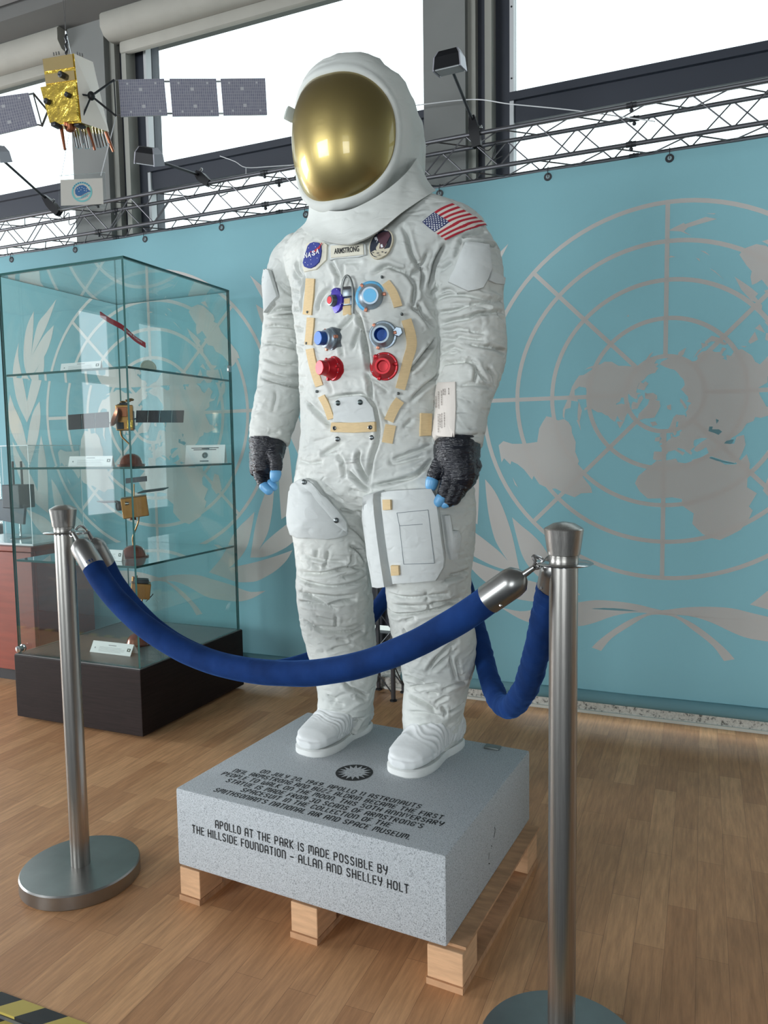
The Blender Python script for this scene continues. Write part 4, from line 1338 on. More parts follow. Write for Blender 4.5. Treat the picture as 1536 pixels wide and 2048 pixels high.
# creases read off the figure: region origin, scale, polylines (strong ones first number 1)
CR = [
 (480, 480, 4.655, [(1,[(250,800),(400,800),(600,835)]),(1,[(225,965),(350,965),(600,1030)]),(.7,[(195,1090),(270,1115),(370,1150),(540,1160)]),(1.2,[(200,1275),(360,1325),(600,1385)]),(1.2,[(280,670),(340,645),(430,635),(560,650)]),(.8,[(250,690),(330,590)]),(.7,[(360,390),(440,450),(560,490)]),(1,[(540,200),(545,290),(575,340)]),(.7,[(330,380),(430,480),(560,535)]),(.6,[(240,715),(400,720),(560,715)]),(.8,[(290,280),(310,350),(350,520)]),(.6,[(205,1200),(400,1260),(620,1280)]),(.5,[(330,1400),(330,1480),(300,1600)]),(.7,[(500,290),(530,340),(560,360)]),(1,[(640,1520),(740,1620),(850,1740)]),(.5,[(260,1800),(360,1790)]),(.4,[(230,900),(400,880),(600,930)])]),
 (820, 600, 6.4, [(1.3,[(395,310),(540,265),(740,230),(900,175),(1195,155)]),(.7,[(400,410),(520,390),(620,370),(760,390)]),(.9,[(390,500),(560,505),(620,465),(780,490),(950,500)]),(.9,[(390,690),(500,630),(560,610),(680,650)]),(.9,[(730,550),(870,580),(1080,615),(1210,670)]),(.6,[(380,690),(600,670)]),(1.2,[(405,900),(440,820),(490,800),(690,780),(800,800),(850,870),(835,1050)]),(.9,[(780,760),(870,900),(990,1060)]),(.7,[(750,360),(800,400),(960,420)]),(.6,[(560,45),(800,60),(1000,90)]),(1,[(1000,880),(1060,960),(1080,1080)]),(.7,[(1130,170),(1200,270)]),(.5,[(640,730),(720,790)]),(1.6,[(10,880),(100,820),(230,650),(330,500)]),(1.2,[(20,1280),(150,1150),(380,960)]),(1.2,[(100,50),(200,200),(310,330)]),(.7,[(420,1740),(900,1740)]),(.6,[(620,1090),(800,1080),(1050,1110)])]),
 (780, 380, 5.908, [(1.6,[(470,1140),(500,1000),(540,850),(640,660)]),(.9,[(590,950),(640,920),(730,850)]),(.9,[(760,790),(830,620),(860,560)]),(.9,[(850,560),(960,520),(1130,490)]),(1.3,[(890,630),(1000,640),(1190,650),(1300,700)]),(1,[(530,1330),(590,1270),(720,1240),(940,1245),(1130,1290),(1280,1300)]),(.8,[(490,1220),(570,1150)]),(1.1,[(550,1460),(760,1420),(960,1350),(1330,1310)]),(1.3,[(150,430),(200,540),(260,760),(340,900),(390,980),(380,1160)]),(1.2,[(180,960),(280,1060),(300,1110),(300,1260),(270,1390)]),(.8,[(330,870),(380,960)]),(.8,[(230,1010),(370,940)]),(.6,[(360,930),(440,760)]),(.7,[(600,1200),(700,1180),(800,1240)])]),
 (560, 460, 5.12, [(1,[(250,470),(240,600),(225,700),(220,830)]),(.9,[(390,820),(400,740),(460,640),(540,590)]),(.9,[(590,1030),(690,940),(750,870)]),(2,[(770,840),(810,900),(850,1050),(890,1250),(910,1450)]),(1,[(740,1210),(770,1120),(820,1000)]),(.7,[(570,1120),(620,1200),(640,1300)]),(.9,[(520,320),(560,400),(600,480),(590,560)]),(1.3,[(880,1470),(920,1560),(930,1741)]),(.8,[(930,1530),(1000,1580),(1110,1650)]),(1.2,[(960,440),(1090,370),(1190,400),(1290,440),(1380,560),(1380,640),(1360,780)]),(1.5,[(1320,1440),(1400,1380),(1536,1200)]),(1,[(1340,780),(1430,840),(1500,930),(1536,1000)]),(.9,[(170,310),(190,430),(215,560)]),(.5,[(470,1530),(510,1600),(530,1660)]),(.5,[(640,330),(830,330)]),(.5,[(640,350),(640,480)])]),
 (560, 760, 3.491, [(1.2,[(340,130),(420,115),(560,105),(600,120),(660,190),(685,330),(680,430),(640,560),(620,720)]),(1.2,[(630,0),(635,150)]),(1.1,[(180,150),(250,220),(360,325)]),(1.4,[(480,640),(560,720),(620,770)]),(1.6,[(550,500),(545,570),(580,650),(620,720)]),(.8,[(400,520),(440,580),(450,680)]),(.7,[(430,440),(300,520),(400,510)]),(.7,[(770,550),(780,580),(840,575),(1000,530)]),(1.3,[(1060,560),(950,660),(800,710),(650,740)]),(.8,[(780,560),(1050,460)]),(.6,[(860,330),(920,280)]),(.7,[(480,760),(560,790),(620,800)]),(.6,[(130,560),(200,580),(300,570)]),(.5,[(700,200),(760,300)])]),
 (560, 940, 5.121, [(1.3,[(230,1055),(400,1065),(520,1045),(660,1010),(780,1000),(860,1010)]),(.9,[(640,1100),(760,1080),(830,1050)]),(1,[(165,1090),(250,1140),(400,1180),(570,1195),(760,1160),(880,1100)]),(1.3,[(200,1250),(330,1310),(480,1390)]),(1.3,[(480,1395),(600,1350),(770,1325)]),(1.3,[(210,1350),(330,1370),(480,1400),(575,1425)]),(.7,[(200,1260),(400,1290),(600,1300),(780,1280)]),(1.3,[(260,1550),(360,1610),(450,1650),(600,1665),(760,1645),(850,1590)]),(.9,[(570,1500),(572,1630)]),(.6,[(360,1500),(450,1530),(540,1550)]),(.6,[(340,1600),(500,1615),(700,1620),(830,1580)]),(.7,[(575,1730),(680,1750)]),(.9,[(520,1845),(640,1810),(730,1790)]),(.9,[(730,1700),(850,1640)]),(1.2,[(720,780),(800,820),(870,930)]),(1,[(490,830),(480,900),(460,1000)]),(.8,[(380,820),(365,920)]),(.7,[(330,960),(400,1000)]),(.7,[(240,860),(330,900),(500,935),(660,940)]),(.8,[(740,870),(740,950),(700,1000)]),(1,[(610,400),(700,420),(800,430)]),(1,[(820,420),(880,490),(920,560)]),(.7,[(700,210),(800,240)]),(.9,[(450,160),(560,250),(640,310)]),(.8,[(700,570),(800,640),(880,740)])]),
 (580, 1200, 6.025, [(1.3,[(650,1000),(720,1060),(800,1090),(930,1150)]),(.8,[(800,1140),(850,1180),(920,1200)]),(1.2,[(360,1350),(420,1350),(560,1370),(720,1410)]),(1.2,[(360,1460),(460,1455),(490,1430),(720,1445),(880,1430)]),(.9,[(380,1520),(460,1520),(540,1550),(600,1590)]),(.9,[(430,1500),(560,1500),(690,1610)]),(.9,[(450,1600),(520,1680),(570,1730)]),(.8,[(660,1570),(720,1620)]),(.8,[(740,1500),(760,1600),(720,1680)]),(.8,[(840,1450),(780,1550)]),(.6,[(450,1150),(550,1200)]),(.5,[(480,1230),(640,1260)]),(.8,[(110,30),(300,60),(540,110)])]),
 (740, 1160, 4.878, [(.8,[(190,130),(280,165),(420,175),(560,160),(760,140)]),(.6,[(230,240),(330,260),(560,255)]),(.9,[(580,240),(760,215),(880,180)]),(1.3,[(180,290),(250,340),(430,335),(560,310),(700,275),(800,235),(900,240)]),(.8,[(570,240),(575,310)]),(.6,[(550,120),(560,200)]),(.7,[(340,400),(430,370)]),(.6,[(320,480),(350,520)]),(1.2,[(560,900),(640,780),(740,680),(850,590)]),(.8,[(600,890),(700,800),(850,680)]),(1.3,[(340,940),(430,960),(520,1010)]),(.9,[(380,1050),(500,1040),(660,1020)]),(1.2,[(720,1070),(820,1020),(940,990)]),(1.3,[(370,1100),(430,1150),(560,1220),(640,1290)]),(.8,[(640,1200),(740,1140)]),(.7,[(560,1110),(650,1110)]),(.8,[(700,1240),(740,1290),(730,1330)]),(.8,[(780,1290),(870,1240),(915,1200)]),(.7,[(380,1290),(520,1300),(700,1340)]),(.7,[(480,1450),(560,1420),(620,1410)]),(1.3,[(340,1450),(360,1500),(420,1480),(600,1490),(680,1540)]),(.8,[(350,1560),(460,1560),(600,1580),(680,1590)]),(.9,[(370,1610),(520,1620),(680,1680)]),(.8,[(270,1700),(320,1650),(450,1640),(620,1680),(700,1730)]),(1.2,[(690,1560),(740,1590),(830,1500)]),(.8,[(860,1400),(800,1450)]),(.8,[(720,1740),(740,1690),(860,1600)]),(.6,[(800,650),(790,780),(840,960)]),(.6,[(850,780),(880,940),(920,920)])]),
 (720, 1140, 5.908, [(.9,[(1060,70),(1150,50),(1280,0)]),(.9,[(1000,130),(1100,100),(1220,60)])]),
]
samples, strength = [], []
for ox, oy, sc, lines in CR:
    for w, ln in lines:
        P = smoothline([Vector((ox+a/sc, oy+b/sc, 0)) for a, b in ln], 10)
        cum = 0
        L = sum((P[i+1]-P[i]).length for i in range(len(P)-1))
        for i in range(len(P)-1):
            seg = (P[i+1]-P[i]).length
            m = max(1, int(seg/1.5))
            for j in range(m):
                q = P[i].lerp(P[i+1], j/m)
                t = (cum+seg*j/m)/max(L, 1e-6)
                h_, n_ = hit((q.x, q.y))
                if h_ is not None:
                    samples.append(h_)
                    strength.append(w*min(1, 6*t+0.25, 6*(1-t)+0.25))
            cum += seg
kd = KDTree(len(samples))
for i, q in enumerate(samples):
    kd.insert(q, i)
kd.balance()
mid_z = [float(v) for v in (0.6, 1.0)]


def limb_noise(P):
    """soft transverse folds: stretched noise, finer up and down than round the limb"""
    a = noise.noise(Vector((P[0]*7, P[1]*7, P[2]*20+3*noise.noise(Vector((P[0]*9, P[1]*9, P[2]*5))))))
    b = noise.noise(Vector((P[0]*16+5, P[1]*16, P[2]*42+2*noise.noise(Vector((P[0]*14, P[1]*14, P[2]*9+4))))))
    return 0.0022*(1-2*abs(a))+0.0016*(1-2.4*abs(b))+0.0012*noise.noise(Vector((P[0]*30, P[1]*30, P[2]*60)))


disp = np.zeros(len(co))
for i in range(len(co)):
    P = co[i]
    d = limb_noise(P)*(0.45 if (P[2] > 1.35 and abs((Vector(P)-ORG[statue.name]).dot(SL)) < 0.19) else 0.8)
    q, idx, dist = kd.find(Vector(P))
    if dist < 0.03:
        s_ = strength[idx]
        w = 0.0042
        d = d*(0.35+0.65*min(1, dist/0.02))
        d += s_*(-0.0060*math.exp(-(dist/0.0065)**2)-0.0075*math.exp(-(dist/0.0031)**2)+0.0036*math.exp(-((dist-0.0105)/0.006)**2))
    disp[i] = d
co2 = co+no*disp[:, None]
co2[:, 2] = np.maximum(co2[:, 2], ZF+0.02)
me.vertices.foreach_set('co', co2.ravel())
me.update()
SUITB = BVHTree.FromPolygons([Vector(c) for c in co2], [tuple(p.vertices) for p in me.polygons])
suit = link_mesh(me, 'spacesuit', [suitm], statue)

# ---- boots
bootm = mat('boot_white', (208, 211, 211), 0.6, noise_amt=0.08, nscale=9, bump=0.05, bscale=120)
solem = mat('boot_sole', (214, 216, 214), 0.55, noise_amt=0.05)


def boot(heel, toe, tilt):
    ax = (toe-heel)
    L = ax.length
    ax.normalize()
    sd = ax.cross(Vector((0, 0, 1))).normalized()
    prof = [(0.0, .026, .050, .016), (0.03, .040, .085, .01), (.12, .049, .125, 0), (.28, .053, .150, 0), (.42, .053, .138, 0), (.54, .055, .112, 0), (.66, .059, .090, 0), (.78, .060, .076, 0), (.88, .055, .066, 0), (.95, .043, .054, 0), (1.0, .022, .040, .008)]
    mb = MB()
    rings = []
    for s, w, h, lift in prof:
        C = heel+ax*(L*s)
        rg = []
        for j in range(28):
            q = 2*math.pi*j/28
            x, z = math.cos(q), math.sin(q)
            x = math.copysign(abs(x)**0.8, x)
            z = math.copysign(abs(z)**(0.55 if z < 0 else 0.85), z)
            hh = (h-0.018)/2
            rg.append(C+sd*(w*x)+Vector((0, 0, 0.018+lift*0.4+hh+hh*z)))
        rings.append(rg)
    mb.loft(rings)
    m = rem(mb, 0.003, 'b', [bootm], None, 4)
    c, n_ = mesh_arrays(m)
    for i in range(len(c)):
        P = c[i]
        s = (Vector(P)-heel).dot(ax)/L
        r = noise.noise(Vector((s*26+3*noise.noise(Vector(P)*12), P[2]*14, 0)))
        up = min(1, max(0, (0.78-s)/0.2))
        d = 0.004*(1-2.5*abs(r))*up
        zr = P[2]-ZF
        d -= 0.0022*math.exp(-((zr-0.038-0.006*(s > .6))/0.0035)**2)
        c[i] = P+n_[i]*d
    m.vertices.foreach_set('co', c.ravel())
    b = link_mesh(m, 'boot', [bootm], statue)
    out = []
    for s, w in ((-.008, .014), (0.0, .026), (.04, .039), (.12, .046), (.26, .047), (.38, .044), (.5, .050), (.64, .059), (.78, .061), (.89, .055), (.96, .042), (1.005, .021)):
        out.append((s, w))
    pts = [(s*L, w) for s, w in out]+[(s*L, -w) for s, w in reversed(out)]
    pts = [(v.x, v.y) for v in smoothline([Vector((a, c_, 0)) for a, c_ in pts], 3)]
    so = MB()
    lay = [(0.0, 0.97), (0.004, 1.0), (0.018, 1.0), (0.022, 0.96)]
    cx = L*0.5
    so.loft([[heel+ax*(cx+(a-cx)*k)+sd*(b_*k)+Vector((0, 0, z)) for a, b_ in pts] for z, k in lay])
    # instep arch gap shows as a darker recess
    so.build('sole', [solem], b, angle=40)


boot(Vector((-0.935, 2.028, ZF)), Vector((-0.995, 1.758, ZF)), 0)
boot(Vector((-0.640, 2.004, ZF)), Vector((-0.706, 1.730, ZF)), 0)

# ---- gloves
glovem = mat('glove_black', (22, 25, 34), 0.23, spec=0.55, bump=0.45, bscale=90, noise_amt=0.2, nscale=30, stretch=(1, 1, 2.6))
tipm = mat('fingertip_blue', (98, 160, 206), 0.4)


def cap_chain(mb, pts, n=14):
    """tapered capsule chain; pts: (px x, px y, Y, radius px)"""
    P = [at_y((a, b), Y) for a, b, Y, r in pts]
    R_ = [r*depth(q)/F for q, (a, b, Y, r) in zip(P, pts)]
    mb.tube(P, R_, n)
    for q, r in ((P[0], R_[0]), (P[-1], R_[-1])):
        mb.ellipsoid(q, r*0.98, r*0.98, r*0.98, 14, 8)
    return P, R_


def glove(cuff, palm, fingers, tips):
    mb = MB()
    cap_chain(mb, cuff, 24)
    for c in palm:
        cap_chain(mb, c, 18)
    for c in fingers:
        cap_chain(mb, c)
    m = rem(mb, 0.0024, 'g', [glovem], None, 4)
    c, n_ = mesh_arrays(m)
    for i in range(len(c)):
        P = Vector(c[i])
        d = 0.0013*(1-2.5*abs(noise.noise(Vector((P.x*16, P.y*16, P.z*90)))))+0.0006*(1-2.5*abs(noise.noise(Vector((P.x*50, P.y*40, P.z*150)))))
        c[i] += n_[i]*d
    m.vertices.foreach_set('co', c.ravel())
    g = link_mesh(m, 'glove', [glovem], statue)
    for t in tips:
        tb = MB()
        cap_chain(tb, t, 16)
        mm = rem(tb, 0.0016, 't', [tipm], None, 4)
        link_mesh(mm, 'fingertip', [tipm], g)


# right hand (left in the picture): thumb forward, fingers slightly curled
glove([(536, 882, 1.88, 38), (535, 903, 1.87, 35)],
      [[(533, 900, 1.868, 32), (528, 928, 1.855, 26)], [(517, 905, 1.87, 18), (514, 940, 1.86, 15)], [(548, 898, 1.86, 20), (552, 922, 1.85, 13)]],
      [[(547, 908, 1.845, 15), (553, 926, 1.838, 12.5), (552, 936, 1.836, 12)],
       [(521, 932, 1.85, 13), (519, 952, 1.845, 11.5), (525, 966, 1.84, 10.5)],
       [(531, 932, 1.86, 12), (531, 955, 1.857, 11), (541, 969, 1.853, 9.5)],
       [(524, 935, 1.875, 12), (524, 955, 1.873, 10.5), (533, 970, 1.87, 9)],
       [(528, 932, 1.885, 11), (530, 948, 1.885, 9.5), (537, 960, 1.882, 8.5)]],
      [[(551.5, 946, 1.834, 12), (550, 954, 1.832, 11)], [(528, 972, 1.838, 10.5), (537, 981, 1.835, 9.5)], [(542, 967, 1.850, 10), (547, 974, 1.848, 9)], [(534, 971, 1.869, 8), (538, 976, 1.867, 7)], [(538, 960, 1.881, 7.5), (542, 965, 1.879, 6.5)]])
# left hand, held against the thigh
glove([(914, 893, 1.80, 47), (914, 915, 1.79, 46)],
      [[(914, 915, 1.785, 44), (924, 945, 1.775, 36)], [(900, 915, 1.775, 24), (905, 955, 1.765, 18)], [(940, 930, 1.785, 24), (937, 960, 1.775, 16)]],
      [[(882, 925, 1.765, 17), (873, 942, 1.755, 15), (868, 951, 1.752, 14)],
       [(900, 948, 1.757, 16), (894, 972, 1.748, 14.5), (887, 988, 1.743, 13)],
       [(914, 950, 1.76, 15), (908, 978, 1.75, 14), (897, 1003, 1.745, 11.5)],
       [(926, 950, 1.767, 15), (921, 976, 1.757, 13), (909, 1000, 1.75, 11)],
       [(938, 948, 1.775, 13), (933, 968, 1.767, 12), (920, 988, 1.76, 10)]],
      [[(864.5, 961, 1.748, 13.5), (862.5, 971, 1.746, 12.5)], [(883, 996, 1.740, 12), (877, 1004, 1.738, 11)], [(895, 1006, 1.744, 9.5), (889, 1009, 1.743, 8.5)], [(907, 1002, 1.75, 9), (901, 1006, 1.749, 8)], [(918, 990, 1.76, 8), (912, 994, 1.759, 7)]])

# ---- neck flap and helmet
HC = at_y((712.9, 298.5), 1.895)


def closed(pts, n=8):
    P = [Vector(p) for p in pts]
    L = len(P)
    out = []
    for i in range(L):
        a, b, c, d = P[i-1], P[i], P[(i+1) % L], P[(i+2) % L]
        for k in range(n):
            t = k/n
            out.append(0.5*((2*b)+(c-a)*t+(2*a-5*b+4*c-d)*t*t+(3*b-a-3*c+d)*t*t*t))
    return out


n_top = closed([at_y(q[:2], q[2]) for q in ((618, 408, 1.85), (646, 420, 1.80), (692, 421, 1.765), (738, 402, 1.77), (778, 376, 1.79), (812, 346, 1.83), (834, 316, 1.90), (832, 312, 1.98), (790, 335, 2.04), (715, 375, 2.05), (645, 402, 1.97))])
n_bot = closed([at_y(q[:2], q[2]) for q in ((606, 456, 1.85), (640, 479, 1.775), (690, 489, 1.728), (724, 481, 1.718), (762, 460, 1.730), (806, 424, 1.77), (855, 391, 1.84), (868, 381, 1.97), (828, 390, 2.07), (722, 425, 2.09), (630, 452, 2.0))])
neck = MB()
rings = []
cen = sum(n_bot, Vector())/len(n_bot)
for f, bul in ((0, 0), (.25, -.004), (.5, -.008), (.72, -.006), (.88, -.001), (.955, .003), (.985, .004), (1.0, .001), (1.0, -.006)):
    rg = []
    for a_, b_ in zip(n_top, n_bot):
        p = a_.lerp(b_, f)
        o_ = (p-cen)
        o_.z = 0
        o_.normalize()
        w = 0.004*noise.noise(Vector((p.x*18, p.y*18, f*2)))*min(1, f*2)
        rg.append(p+o_*(bul+w))
    rings.append(rg)
neck.loft(rings, cap=False)
suit2 = mat('suit_cloth_smooth', (208, 211, 207), 0.75, spec=0.25, noise_amt=0.04, nscale=7)
crumple(suit2, 0.4)
neck.build('neck_flap', [suit2], statue, angle=60)

AX, AY, AZ = 0.1531, 0.1861, 0.2025       # helmet half sizes: sideways, front-back, up
VT, VB, VA, VE = 0.7306, -0.9852, 1.1826, 0.809
_c, _s = math.cos(0.0355), math.sin(0.0355)
SF, SL = SF*_c+SL*_s, SL*_c-SF*_s            # the head is turned a touch


def hdir(az, el):
    return SF*(math.cos(el)*math.cos(az))+SL*(math.cos(el)*math.sin(az))+Vector((0, 0, math.sin(el)))


def hpt(d, k=1.0, grow=0.0):
    f, l, z = d.dot(SF), d.dot(SL), d.z
    e = 2.25
    r = (abs(f/AY)**e+abs(l/AX)**e+abs(z/AZ)**e)**(-1/e)
    return HC+d*(r*k+grow)


def vis_edge(n, grow=0.0):
    out = []
    for j in range(n):
        q = 2*math.pi*j/n
        c, s = math.cos(q), math.sin(q)
        az = (VA+math.radians(grow))*math.copysign(abs(c)**VE, c)
        el = (VT if s > 0 else -VB)*math.copysign(abs(s)**VE, s)
        out.append((az, el))
    return out


NV = 96
edge = [hdir(a, e_) for a, e_ in vis_edge(NV)]
front = hdir(0, 0)
vis = MB()
rings = []
for i in range(1, 21):
    t = i/20
    rings.append([hpt((front.lerp(d, t)).normalized(), 1.0, 0.004*(1-t**3)) for d in edge])
rings.append([hpt(d, 0.97) for d in edge])
vis.loft(rings, cap=False)
vis.add([hpt(front, 1, 0.004)]+rings[0], [(0, 1+i, 1+(i+1) % NV) for i in range(NV)])
gold = bpy.data.materials.new('gold_visor')
gold.use_nodes = True
g_ = gold.node_tree.nodes['Principled BSDF']
g_.inputs['Base Color'].default_value = lin((160, 143, 92))
g_.inputs['Metallic'].default_value = 1.0
g_.inputs['Roughness'].default_value = 0.40
g_.inputs['Coat Weight'].default_value = 0.5
g_.inputs['Coat Roughness'].default_value = 0.03
vis.build('gold_visor', [gold], statue, angle=80)
# outer cover: rim round the visor, sweeping back over the head
shell = MB()
back = (-SF*0.96+Vector((0, 0, -0.05))).normalized()
rings = []
for t, g2, k in ((-.055, -.006, 0), (-.05, .001, 0), (-.035, .0055, 0), (-.012, .0085, 0), (.02, .0100, 0), (.034, .0085, 0), (.05, .0105, 0), (.10, .016, .3), (.16, .017, .7)) + tuple((.2+.8*i/16, .017, 1) for i in range(17)):
    rg = []
    for j, d in enumerate(edge):
        if t < 0:
            dd = (d+(front-d)*(-t)).normalized()
        else:
            ang = d.angle(back)
            ax = d.cross(back).normalized()
            dd = Matrix.Rotation(ang*min(t, 0.998), 3, ax) @ d
        w = 0.0060*k*(noise.noise(dd*5+Vector((3, 1, 2)))+0.8*(1-2.4*abs(noise.noise(Vector((dd.x*9, dd.y*9, dd.z*3))))))
        # cheek flare towards the neck ring
        fl = 0.0
        if dd.z < -0.35:
            fl = 0.003*min(1, (-0.35-dd.z)/0.35)*max(0, 1-t*1.6)
        tuck = 0.0
        if dd.z < -0.3:
            tuck = 0.03*min(1, (-0.3-dd.z)/0.4)*min(1, max(0, (t-0.035)/0.08))
        rg.append(hpt(dd, 1.0, g2+w+fl-tuck))
    rings.append(rg)
shell.loft(rings, cap=False)
shell.build('helmet_cover', [suit2], statue, angle=50)
# side tab of the visor, on the hinge at the temple
best = None
for k in range(120):
    P = at_y((575, 226), 1.66+0.004*k)
    d = (P-HC).normalized()
    g2 = (P-hpt(d, 1.0, 0.010)).length
    if best is None or g2 < best[0]:
        best = (g2, d)
d = best[1]
tpos = hpt(d, 1.0, 0.010)
s2_ = Vector((0, 0, 1)).cross(d).normalized()
Mx = Matrix((d, s2_, d.cross(s2_))).transposed().to_4x4()
Mx.translation = tpos
MB().box((-0.012, -0.010, -0.0155), (0.014, 0.010, 0.0155), 0, Mx, 0.004).build('visor_tab', [mat('visor_tab_grey', (176, 182, 176), 0.5)], statue)
# ------------------------------------------------------------------ things sewn and fixed on the suit
SF, SL = Vector((-0.0755, -0.99714, 0)), Vector((0.99714, -0.0755, 0))
webm = mat('tan_webbing', (216, 190, 146), 0.8, noise_amt=0.05, nscale=60, stretch=(1, 1, 6))
patchm = mat('white_patch', (204, 208, 207), 0.75, spec=0.25, noise_amt=0.04, nscale=9)
crumple(patchm, 0.55)
beigem = mat('beige_label', (222, 214, 206), 0.75)
cream = mat('cream_cloth', (216, 212, 196), 0.8)
snapm = mat('snap_metal', (120, 126, 128), 0.3, 0.9)
holem = mat('hole_dark', (30, 32, 34), 0.6)


def px_pts(ox, oy, sc, pts):
    return [(ox+a/sc, oy+b/sc) for a, b in pts]


def resample(pts, step=3.0):
    out = []
    for i in range(len(pts)):
        a, b = pts[i], pts[(i+1) % len(pts)]
        k = max(1, int(math.hypot(b[0]-a[0], b[1]-a[1])/step))
        out += [(a[0]+(b[0]-a[0])*j/k, a[1]+(b[1]-a[1])*j/k) for j in range(k)]
    return out


def relief(name, poly, h, mats, puff=0.0, parent=None, sub=0.003, stiff=2.0, matf=None, build=True, loops=(.94, .8, .6, .4, .2)):
    """raised panel on the suit: star-shaped pixel outline draped over the body"""
    pts = resample(poly)
    cx, cy = sum(p[0] for p in pts)/len(pts), sum(p[1] for p in pts)/len(pts)
    H0 = [hit(p) for p in pts]
    good = [(a, n) for a, n in H0 if a is not None]
    nm = sum((n for a, n in good), Vector()).normalized()
    last = good[0]
    mb = MB()
    rings = []
    lay = [(1.0, -0.004), (1.0, h*0.75), (.985, h)]+[(f, h+puff*(1-f*f)) for f in loops]
    for f, lift in lay:
        rg = []
        for p in pts:
            q = (cx+(p[0]-cx)*f, cy+(p[1]-cy)*f)
            a, n = hit(q)
            if a is None:
                a, n = last
            last = (a, n)
            rg.append(a+(n+nm*stiff).normalized()*(lift+sub))
        rings.append(rg)
    mb.loft(rings, cap=False)
    a, n = hit((cx, cy))
    k = len(rings)*len(pts)
    mb.add([a+nm*(h+puff+sub)]+rings[-1], [(0, 1+i, 1+(i+1) % len(pts)) for i in range(len(pts))])
    if build:
        return mb.build(name, mats, parent or statue, angle=40)
    return mb


def strap(pts, w, name='webbing_strap', m=None, h=0.0022, parent=None):
    """flat woven strap following pixel points; w = width in pixels"""
    P = [Vector((a, b, 0)) for a, b in pts]
    S = smoothline(P, 6)
    mb = MB()
    rings = []
    for i, p in enumerate(S):
        t = (S[min(i+1, len(S)-1)]-S[max(0, i-1)]).normalized()
        nrm = Vector((-t.y, t.x, 0))
        top, bot = [], []
        for f in (-1, -.5, 0, .5, 1):
            q = p+nrm*(w/2*f)
            a, n = hit((q.x, q.y))
            if a is None:
                a, n = at_y((q.x, q.y), 1.8), SF
            top.append(a+n*(h+0.0035))
            bot.append(a+n*0.0005)
        rings.append(top+bot[::-1])
    mb.loft(rings)
    return mb.build(name, [m or webm], parent or statue, angle=40)


def snap(px, r=0.0045, m=None, name='snap', lift=0.004, parent=None):
    a, n = hit(px)
    n = (n*0.6+SF*0.4).normalized()
    o = a+n*lift
    return MB().lathe([(r*1.25, -0.006), (r*1.25, 0.0005), (r, 0.0012), (r*0.98, 0.003), (r*0.6, 0.0042), (0.0003, 0.0046)], o, n, 18).build(name, [m or snapm], parent or statue, angle=40)


# chest panels
relief('chest_panel', px_pts(540, 440, 5.908, [(725, 305), (800, 285), (960, 290), (1120, 285), (1145, 300), (1150, 420), (1060, 450), (800, 465), (725, 485), (715, 400)]), 0.004, [patchm])
np_ = relief('name_tag', px_pts(540, 440, 5.908, [(735, 322), (1120, 300), (1128, 425), (740, 462)]), 0.0065, [cream])
vs, fs, wd = text_polys('ARMSTRONG', 1.0, 0.025)
mb = MB()
c0, c1 = (540+783/5.908, 440+410/5.908), (540+1076/5.908, 440+378/5.908)
sx = (c1[0]-c0[0])/wd
nn = hit((700, 505))[1]
for v in [0]:
    pv = []
    for x, y in vs:
        f = x/wd+0.5
        q = (c0[0]+(c1[0]-c0[0])*f-0.4*y, c0[1]+(c1[1]-c0[1])*f+1.6-y*sx*1.75)
        a, n = hit(q)
        pv.append(a+(n+hit((700, 505))[1]*2).normalized()*0.0107)
    mb.add(pv, fs)
mb.build('name_lettering', [mat('black_thread', (38, 40, 42), 0.8)], np_, smooth=False, recalc=False)


def emblem(name, outline, zones, lift=0.0065, parent=None):
    """round embroidered badge: outline px, zones = list of (material, polygons px)"""
    bo = relief(name, outline, lift, [zones[0]], parent=parent)
    nm = hit((sum(p[0] for p in outline)/len(outline), sum(p[1] for p in outline)/len(outline)))[1]
    lev = 0
    for zn, mt, polys in zones[1]:
        lev += 1
        z = MB()
        for pg in polys:
            pts = resample(pg, 2.0)
            tri = tessellate_polygon([[Vector((a, b, 0)) for a, b in pts]])
            P = []
            for q in pts:
                a, n = hit(q)
                P.append(a+(n+nm*2).normalized()*(lift+0.003+0.0007*lev))
            z.add(P, tri)
        z.build(zn, [mt], bo, smooth=False, recalc=False)
    return bo


th_blue = mat('thread_blue', (54, 66, 142), 0.8)
th_white = mat('thread_white', (226, 228, 232), 0.8)
th_red = mat('thread_red', (178, 40, 56), 0.8)
th_navy = mat('thread_navy', (42, 48, 62), 0.8)
th_plum = mat('thread_plum', (84, 54, 64), 0.8)
th_sand = mat('thread_sand', (206, 198, 176), 0.8)
oc = (540, 440, 5.908)
relief('badge_backing', px_pts(*oc, [(440, 290), (520, 262), (650, 275), (690, 300), (680, 480), (560, 590), (420, 620), (400, 560), (440, 420)]), 0.003, [cream])
lets = []
for ch, x0, y0, w_, h_ in (('N', 436, 468, 36, 62), ('A', 478, 460, 44, 58), ('S', 528, 440, 40, 56), ('A', 574, 420, 40, 58)):
    vs, fs, wd = text_polys(ch, 1.0, 0.03)
    lets.append((vs, fs, wd, x0, y0, w_, h_))
bd = emblem('round_badge', px_pts(*oc, [(545, 275), (500, 290), (470, 325), (455, 380), (435, 440), (415, 520), (430, 562), (470, 580), (505, 582), (555, 560), (605, 510), (625, 440), (632, 380), (625, 315), (600, 283)]),
            [th_blue, [('swoosh', th_red, [px_pts(*oc, [(545, 385), (600, 340), (628, 318), (624, 352), (600, 372), (565, 392)]), px_pts(*oc, [(500, 392), (560, 392), (640, 290), (648, 296), (566, 402), (505, 402)])]),
                       ('stars', th_white, [px_pts(*oc, [(x-5, y), (x, y-5), (x+5, y), (x, y+5)]) for x, y in ((490, 352), (550, 305), (480, 550), (450, 520), (515, 490), (520, 540), (570, 340), (590, 470))])]])
